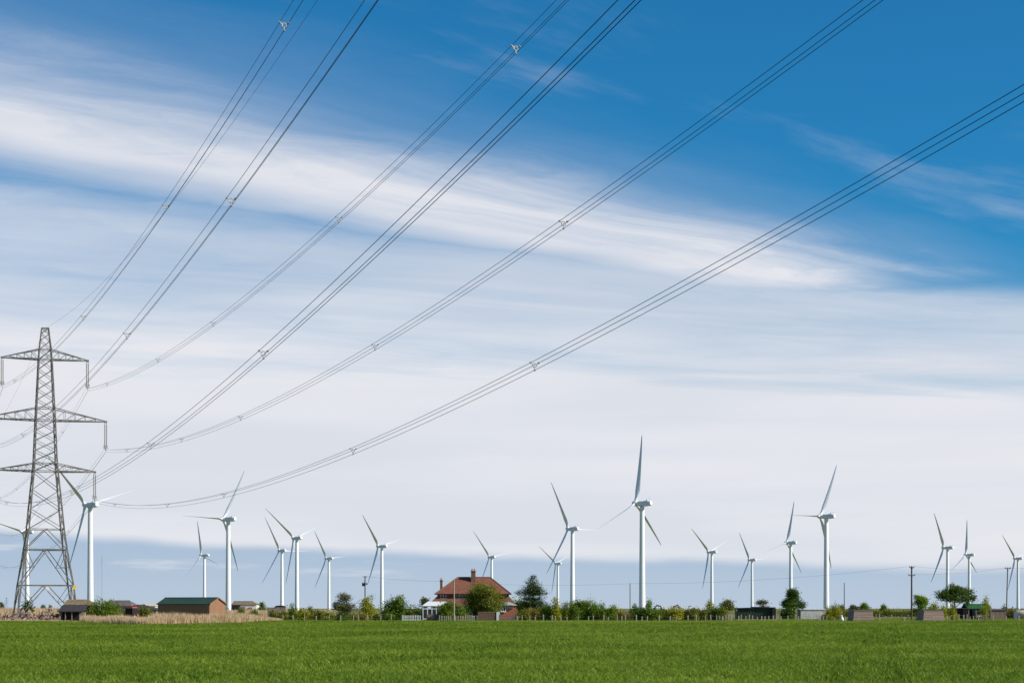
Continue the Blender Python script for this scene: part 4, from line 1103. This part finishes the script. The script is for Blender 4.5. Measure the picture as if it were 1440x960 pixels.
# hedge between reeds and house
HS = 'shrubs in the hedge between the reeds and the house'
for px, top, w, m, Y in ((398, 859, 16, 'leaf_olive', 362), (411, 848.5, 17, 'leaf_mid', 364), (427, 855, 20, 'leaf_yellow', 360), (437, 852.5, 14, 'leaf_olive', 366), (450, 857, 18, 'leaf_olive', 360), (463, 858.5, 18, 'leaf_mid', 362), (480, 860, 18, 'leaf_dark', 358), (497, 861.5, 18, 'leaf_olive', 360), (512, 861, 16, 'leaf_brown', 358), (532, 862.5, 16, 'leaf_dark', 358), (549, 862, 20, 'leaf_mid', 358), (561, 863, 14, 'leaf_dark', 358)):
    plant('hedge_shrub', ('tall ' if top < 853 else 'low ') + COLN[m] + ' shrub in the ragged hedge between the reeds and the gate', 'shrub', px, Y, top, w, 'bush', m, HS)
plant('grey_tree', 'grey-green open crowned tree in the hedge', 'tree', 484, 380, 834, 31, 'round', 'leaf_grey', size=.24)
plant('yellow_tree', 'yellow-green tree at the foot of the transformer pole', 'tree', 518.5, 366, 838.4, 27, 'upright', 'leaf_yellow', size=.22)
plant('green_tree', 'broad dark green tree beside the yellow-green tree', 'tree', 555, 376, 838.6, 36, 'bush', 'leaf_mid', n=8000, size=.22)
for px, top, w, m in ((578, 851, 16, 'leaf_olive'), (590, 851.5, 18, 'leaf_dark')):
    plant('hedge_shrub', COLN[m] + ' shrub behind the white gate', 'shrub', px, 378, top, w, 'bush', m, 'shrubs behind the white gate')
plant('pale_tree', 'small thin pale tree behind the conservatory', 'tree', 597, 400, 839.6, 13, 'spindly', 'leaf_grey')
# garden
plant('garden_bush', 'bright green round bush in front of the conservatory end', 'bush', 631, 355, 846.2, 29, 'bush', 'leaf_mid', n=7000, size=.2)
plant('garden_bush', 'small bright bush beneath the dark garden tree', 'bush', 652, 355, 851, 21, 'bush', 'leaf_bright', size=.2)
plant('garden_tree', 'large olive-green tree hiding the middle of the house', 'tree', 682, 357, 820.5, 56, 'round', 'leaf_olive', n=12000, size=.23)
plant('garden_shrub', 'bright shrub at the edge of the garden tree above the brick wall', 'shrub', 694, 355, 847.5, 13, 'upright', 'leaf_bright')
plant('garden_tree', 'dark leafy tree trunked beside the brick wall under the olive tree', 'tree', 668, 358, 838, 27, 'round', 'leaf_dark', size=.22)
plant('pine_tree', 'dark pine with tiered upturned branches beside the house', 'pine tree', 750, 372, 811, 46, 'pine', 'leaf_pine', n=19000, size=.17)
plant('green_tree', 'bushy green tree between house and pine', 'tree', 731, 392, 837.5, 26, 'bush', 'leaf_mid')
# hedge behind the posts
H2 = 'shrubs of the long hedge behind the post fence'
rr = random.Random(12)
HEDGE = [(733, 857, 20, 'leaf_olive'), (747, 855, 20, 'leaf_brown'), (760, 853, 20, 'leaf_olive'), (772, 849, 18, 'leaf_mid'), (781, 840, 14, 'leaf_yellow'), (790, 847, 20, 'leaf_olive'), (803, 848.5, 20, 'leaf_mid'), (815, 844, 24, 'leaf_mid'), (829, 843.5, 26, 'leaf_bright'), (841, 848, 22, 'leaf_mid'), (855, 853, 22, 'leaf_mid'), (866, 850.5, 18, 'leaf_yellow'), (878, 857, 16, 'leaf_brown'), (893, 849, 14, 'leaf_mid'), (903, 853.5, 20, 'leaf_dark'), (913, 842, 12, 'leaf_bright'), (922, 855, 22, 'leaf_mid'), (938, 856, 22, 'leaf_olive'), (949, 853, 18, 'leaf_yellow'), (960, 856, 20, 'leaf_mid'), (974, 853.5, 20, 'leaf_olive'), (986, 856, 16, 'leaf_olive'), (998, 843.5, 15, 'leaf_yellow'), (1005, 854, 18, 'leaf_dark'), (1014, 852, 16, 'leaf_olive')]
def by(px):
    for lim, t_ in ((765, 'below the pine'), (812, 'at the turbine next to the pine'), (880, 'between two turbine towers'), (925, 'by the tallest turbine'), (965, 'in front of the diggers')):
        if px < lim: return t_
    return 'towards the dark green shed'
for px, top, w, m in HEDGE:
    plant('hedge_shrub', ('slender ' if w < 16 else 'tall ' if top < 850 else 'low ') + COLN[m] + ' shrub in the fenced hedge ' + by(px), 'shrub', px, 362 + rr.uniform(-4, 6), top, w * 1.25, 'bush' if w > 15 else 'upright', m, H2, size=.2)
for q_, (px, w) in enumerate(((742, 30), (770, 32), (800, 36), (832, 38), (862, 32), (912, 38), (945, 36), (978, 34), (1008, 28))):
    plant('hedge_thicket', 'dense ' + ('dark green', 'olive green', 'mid green')[q_ % 3] + ' thicket low in the hedge ' + by(px), 'hedge', px, 367, 855.5, w * 1.1, 'hedge', ('leaf_dark', 'leaf_olive', 'leaf_mid')[q_ % 3], 'thickets at the foot of the long hedge')
plant('open_tree', 'thin open-branched tree at the hedge end by the dark green shed', 'tree', 1021, 366, 842.5, 25, 'spindly', 'leaf_olive', n=2600, size=.2)
plant('pale_tree', 'pale green tree showing above the dark green shed roof', 'tree', 1072, 460, 843, 20, 'spindly', 'leaf_grey', n=2600, size=.24)
plant('dark_round_tree', 'dense dark green tree with lopsided crown beside the pale metal shed', 'tree', 1116, 410, 828.2, 31, 'round', 'leaf_dark', n=9000, size=.25)
plant('dark_bush', 'dark bush at the foot of the dense lopsided tree', 'bush', 1107, 404, 853.5, 22, 'bush', 'leaf_dark')
plant('olive_shrub', 'loose yellow-green shrub between the pale metal shed and the slim pole', 'shrub', 1172, 372, 849, 25, 'bush', 'leaf_yellow', size=.2)
plant('low_shrub', 'low brownish shrub in front of the pale metal shed end', 'shrub', 1160, 378, 863, 12, 'bush', 'leaf_brown')
for px, top, w, m in ((1199, 849.5, 11, 'leaf_grey'), (1204, 852, 9, 'leaf_dark'), (1215.5, 847.2, 17, 'leaf_mid'), (1242.5, 849.2, 11, 'leaf_mid'), (1184, 850, 7, 'leaf_brown')):
    plant('far_tree', ('large ' if w > 15 else 'small ') + COLN[m] + ' far tree on the skyline behind the weathered huts', 'tree', px, 900, top, w, 'round', m, 'far trees behind the huts', n=1600, size=.5)
plant('far_hedge', 'long clipped hedge across the far side of the paddock', 'hedge', 1325, 560, 856.2, 320, 'hedge', 'leaf_olive', n=26000, size=.3)
plant('willow_shrub', 'feathery pale green tree beside the pole with crossbars', 'tree', 1294, 385, 836.5, 22, 'spindly', 'leaf_bright', n=3400, size=.22)
plant('willow_shrub', 'low pale green bush behind the hut by the crossbar pole', 'bush', 1319, 380, 847.8, 28, 'bush', 'leaf_yellow', size=.22)
plant('yellow_shrub', 'yellow-green shrub touching the hut by the crossbar pole', 'shrub', 1340, 365, 849, 16, 'upright', 'leaf_yellow', size=.2)
plant('flat_tree', 'dark wide flat-topped tree above the sheds', 'tree', 1344, 400, 822.4, 54, 'flat', 'leaf_dark', n=9000, size=.26)
plant('young_tree', 'small yellow-green tree in front of the green-roofed shed', 'tree', 1385, 388, 838, 16, 'upright', 'leaf_yellow', n=1500, size=.2)
plant('dark_bush', 'dark round bush behind the leaning pole', 'bush', 1412, 470, 849, 10, 'bush', 'leaf_dark')
plant('olive_shrub', 'brown-green shrubs beyond the cream tank', 'shrub', 1424, 440, 854, 24, 'bush', 'leaf_brown')

# ------------------------------------------------------------------ fences: posts and wire
def wire_fence(label, pxs, Yf, hpx, mat='post_wood', wires=2):
    o = empty('post_and_wire_fence', (gx(pxs[0], Yf(pxs[0])), Yf(pxs[0]), 0)); tag(o, label, 'fence', 'wire fences along the field edge')
    ox, oy = o.location.x, o.location.y; r = random.Random(int(pxs[0])); pts = []
    for p in pxs:
        Y = Yf(p) + r.uniform(-1.2, 1.2); h = hpx / F * Y * r.uniform(.75, 1.15); x = gx(p, Y) - ox; t_ = r.uniform(-.05, .05)
        w = r.uniform(.11, .2)
        MB().bar((0, 0, -.05), (t_ * h, t_ * .5, h), w, w).build('post', M[mat], o, loc=(x, Y - oy, 0)); pts.append((x, Y - oy, h))
    for q in range(wires):
        MB().tube([(x, y - .06, h * (.45 + .4 * q)) for x, y, h in pts], .012, 4).build('wire', M['galvanised'], o)
r = random.Random(5)
def spread(a, b, g0, g1):
    out = []; p = a
    while p < b: out.append(p); p += r.uniform(g0, g1)
    return out
wire_fence('weathered post and wire fence in front of the ragged hedge by the gate', spread(398, 564, 7, 19), lambda p: 354, 9)
wire_fence('post and wire fence running below the long hedge', spread(728, 1032, 5, 17), lambda p: 338 - 8 * (p - 728) / 300, 9.5)
wire_fence('fence of close grey posts between hedge and dark green shed', spread(1000, 1092, 3.2, 8), lambda p: 345, 9.5)
wire_fence('fence posts on the grass in front of the round tree and metal shed', spread(1094, 1172, 4, 12), lambda p: 362, 8)
wire_fence('pale thin posts along the wheat edge by the weathered huts', [1154, 1174, 1189, 1208, 1237.5, 1272, 1313], lambda p: 321, 9)
wire_fence('tangle of grey posts in front of the flat-topped tree and sheds', spread(1332, 1372, 3, 7), lambda p: 356, 9)
wire_fence('sparse posts on the grass beside the leaning pole', [1376, 1397, 1415, 1433, 1452], lambda p: 345, 8)
wire_fence('line of posts between the huts beyond the grass', spread(1232, 1296, 4, 10), lambda p: 405, 7.5)
o = empty('field_gate', (gx(1376, 352), 352, 0)); tag(o, 'low wooden barred gate in front of the white van', 'gate'); w = 11 * 352 / F
for z in (.25, .55, .85, 1.1): MB().box((w / 2, 0, z), (w, .05, .09)).build('bar', M['timber_grey'], o)
for x in (0, w): MB().box((x, .06, .6), (.14, .14, 1.25)).build('post', M['timber_grey'], o)

# ------------------------------------------------------------------ wooden poles and their wires
def wood_pole(px, pxt, Y, pytop, label, kind, rad=.15):
    o = empty('utility_pole', (gx(px, Y), Y, 0)); h = gz(pytop, Y); dx_ = gx(pxt, Y) - gx(px, Y)
    tag(o, label, 'utility pole', 'wooden poles of the local line')
    MB().tube([(0, 0, 0), (dx_, 0, h)], [rad, rad * .75], 8).build('shaft', M['pole_wood'], o, True)
    if kind == 'cross2':
        for z, wd in ((h - .25, 1.0), (h - 1.75, 1.35)):
            ca = MB().box((dx_, -.12, z), (wd, .12, .13)).build('crossarm', M['pole_wood'], o)
            for x in (-.45, .45): MB().tube([(dx_ + x * wd, -.12, z + .06), (dx_ + x * wd, -.12, z + .26)], [.05, .07], 6).build('insulator', M['porcelain'], ca)
            MB().bar((dx_ - .4 * wd, -.12, z), (dx_, -.16, z - .45), .05).bar((dx_ + .4 * wd, -.12, z), (dx_, -.16, z - .45), .05).build('brace', M['galvanised'], ca)
    elif kind == 'tee':
        ca = MB().box((dx_, -.12, h - .1), (1.3, .12, .12)).build('crossarm', M['pole_wood'], o)
        for x in (-.5, 0, .5): MB().tube([(dx_ + x, -.12, h - .05), (dx_ + x, -.12, h + .2)], [.05, .07], 6).build('insulator', M['porcelain'], ca)
        MB().bar((dx_ - .5, -.12, h - .1), (dx_, -.16, h - .6), .05).bar((dx_ + .5, -.12, h - .1), (dx_, -.16, h - .6), .05).build('brace', M['galvanised'], ca)
    elif kind == 'transformer':
        MB().box((dx_, -.12, h - .15), (.9, .12, .12)).build('crossarm', M['pole_wood'], o)
        t_ = MB().box((-.35, -.3, h - 1.75), (.5, .5, .65)).build('transformer', M['black'], o)
        for x in (-.5, -.2): MB().tube([(x, -.3, h - 1.43), (x, -.3, h - 1.15)], .05, 6).build('bushing', M['porcelain'], t_)
        MB().box((.3, -.2, h - 1.6), (.25, .25, .35)).build('fuse_box', M['black'], o)
    else:
        MB().box((dx_, 0, h + .03), (rad * 1.7, rad * 1.7, .06)).build('cap', M['galvanised'], o)
    return Vector((gx(px, Y) + dx_, Y - .12, h))
pA = wood_pole(513.5, 513.3, 395, 809.5, 'wooden pole with a dark transformer above the yellow-green tree', 'transformer', .14)
pB = wood_pole(886, 886, 400, 820, 'slim plain wooden pole standing behind the long hedge', 'plain', .10)
pC = wood_pole(1187.4, 1187.2, 352, 819.5, 'slim bare pole beside the weathered hut', 'plain', .09)
pD = wood_pole(1282, 1282, 372, 795.5, 'sturdy wooden pole with two short crossbars', 'cross2', .19)
pE = wood_pole(1415, 1417, 392, 798, 'leaning dark wooden pole with a single crossbar on top', 'tee', .13)
def drop(a, b, sag, label, r_=.014):
    pts = []
    for k in range(25):
        t_ = k / 24; p = a.lerp(b, t_); p.z -= 4 * sag * t_ * (1 - t_); pts.append(p - a)
    o = MB().tube(pts, r_, 5).build('overhead_wire', M['cable'], None, True, loc=a); tag(o, label, 'wire', 'thin wires between the wooden poles')
eave = Vector((gx(617, 370), 370, gz(816.8, 370)))
drop(pA, eave, .25, 'thin wire from the transformer pole to the tall thin chimney')
drop(eave + Vector((0, 0, 0)), pB, .55, 'thin wire passing in front of the pine to the slim hedge pole')
drop(pB, pD, .9, 'thin wire rising from the slim hedge pole to the crossbar pole')
for k, (za, zb) in enumerate(((0.0, 0.0), (-1.6, -.1))):
    drop(pD + Vector((.3, -.02, za)), pE + Vector((-.3, 0, zb)), .55 if k == 0 else .35, ('upper' if k == 0 else 'lower') + ' thin wire between the crossbar pole and the leaning pole')
far_end = pE + Vector((60, 6, 1.0))
wood_end = wood_pole(720 + far_end.x / far_end.y * F, 720 + far_end.x / far_end.y * F, far_end.y + .12, HZ - (far_end.z - CH) * F / far_end.y, 'wooden pole with crossbar further along the field edge', 'tee', .14)
drop(pE, wood_end, .6, 'thin wire running on from the leaning pole along the field edge')
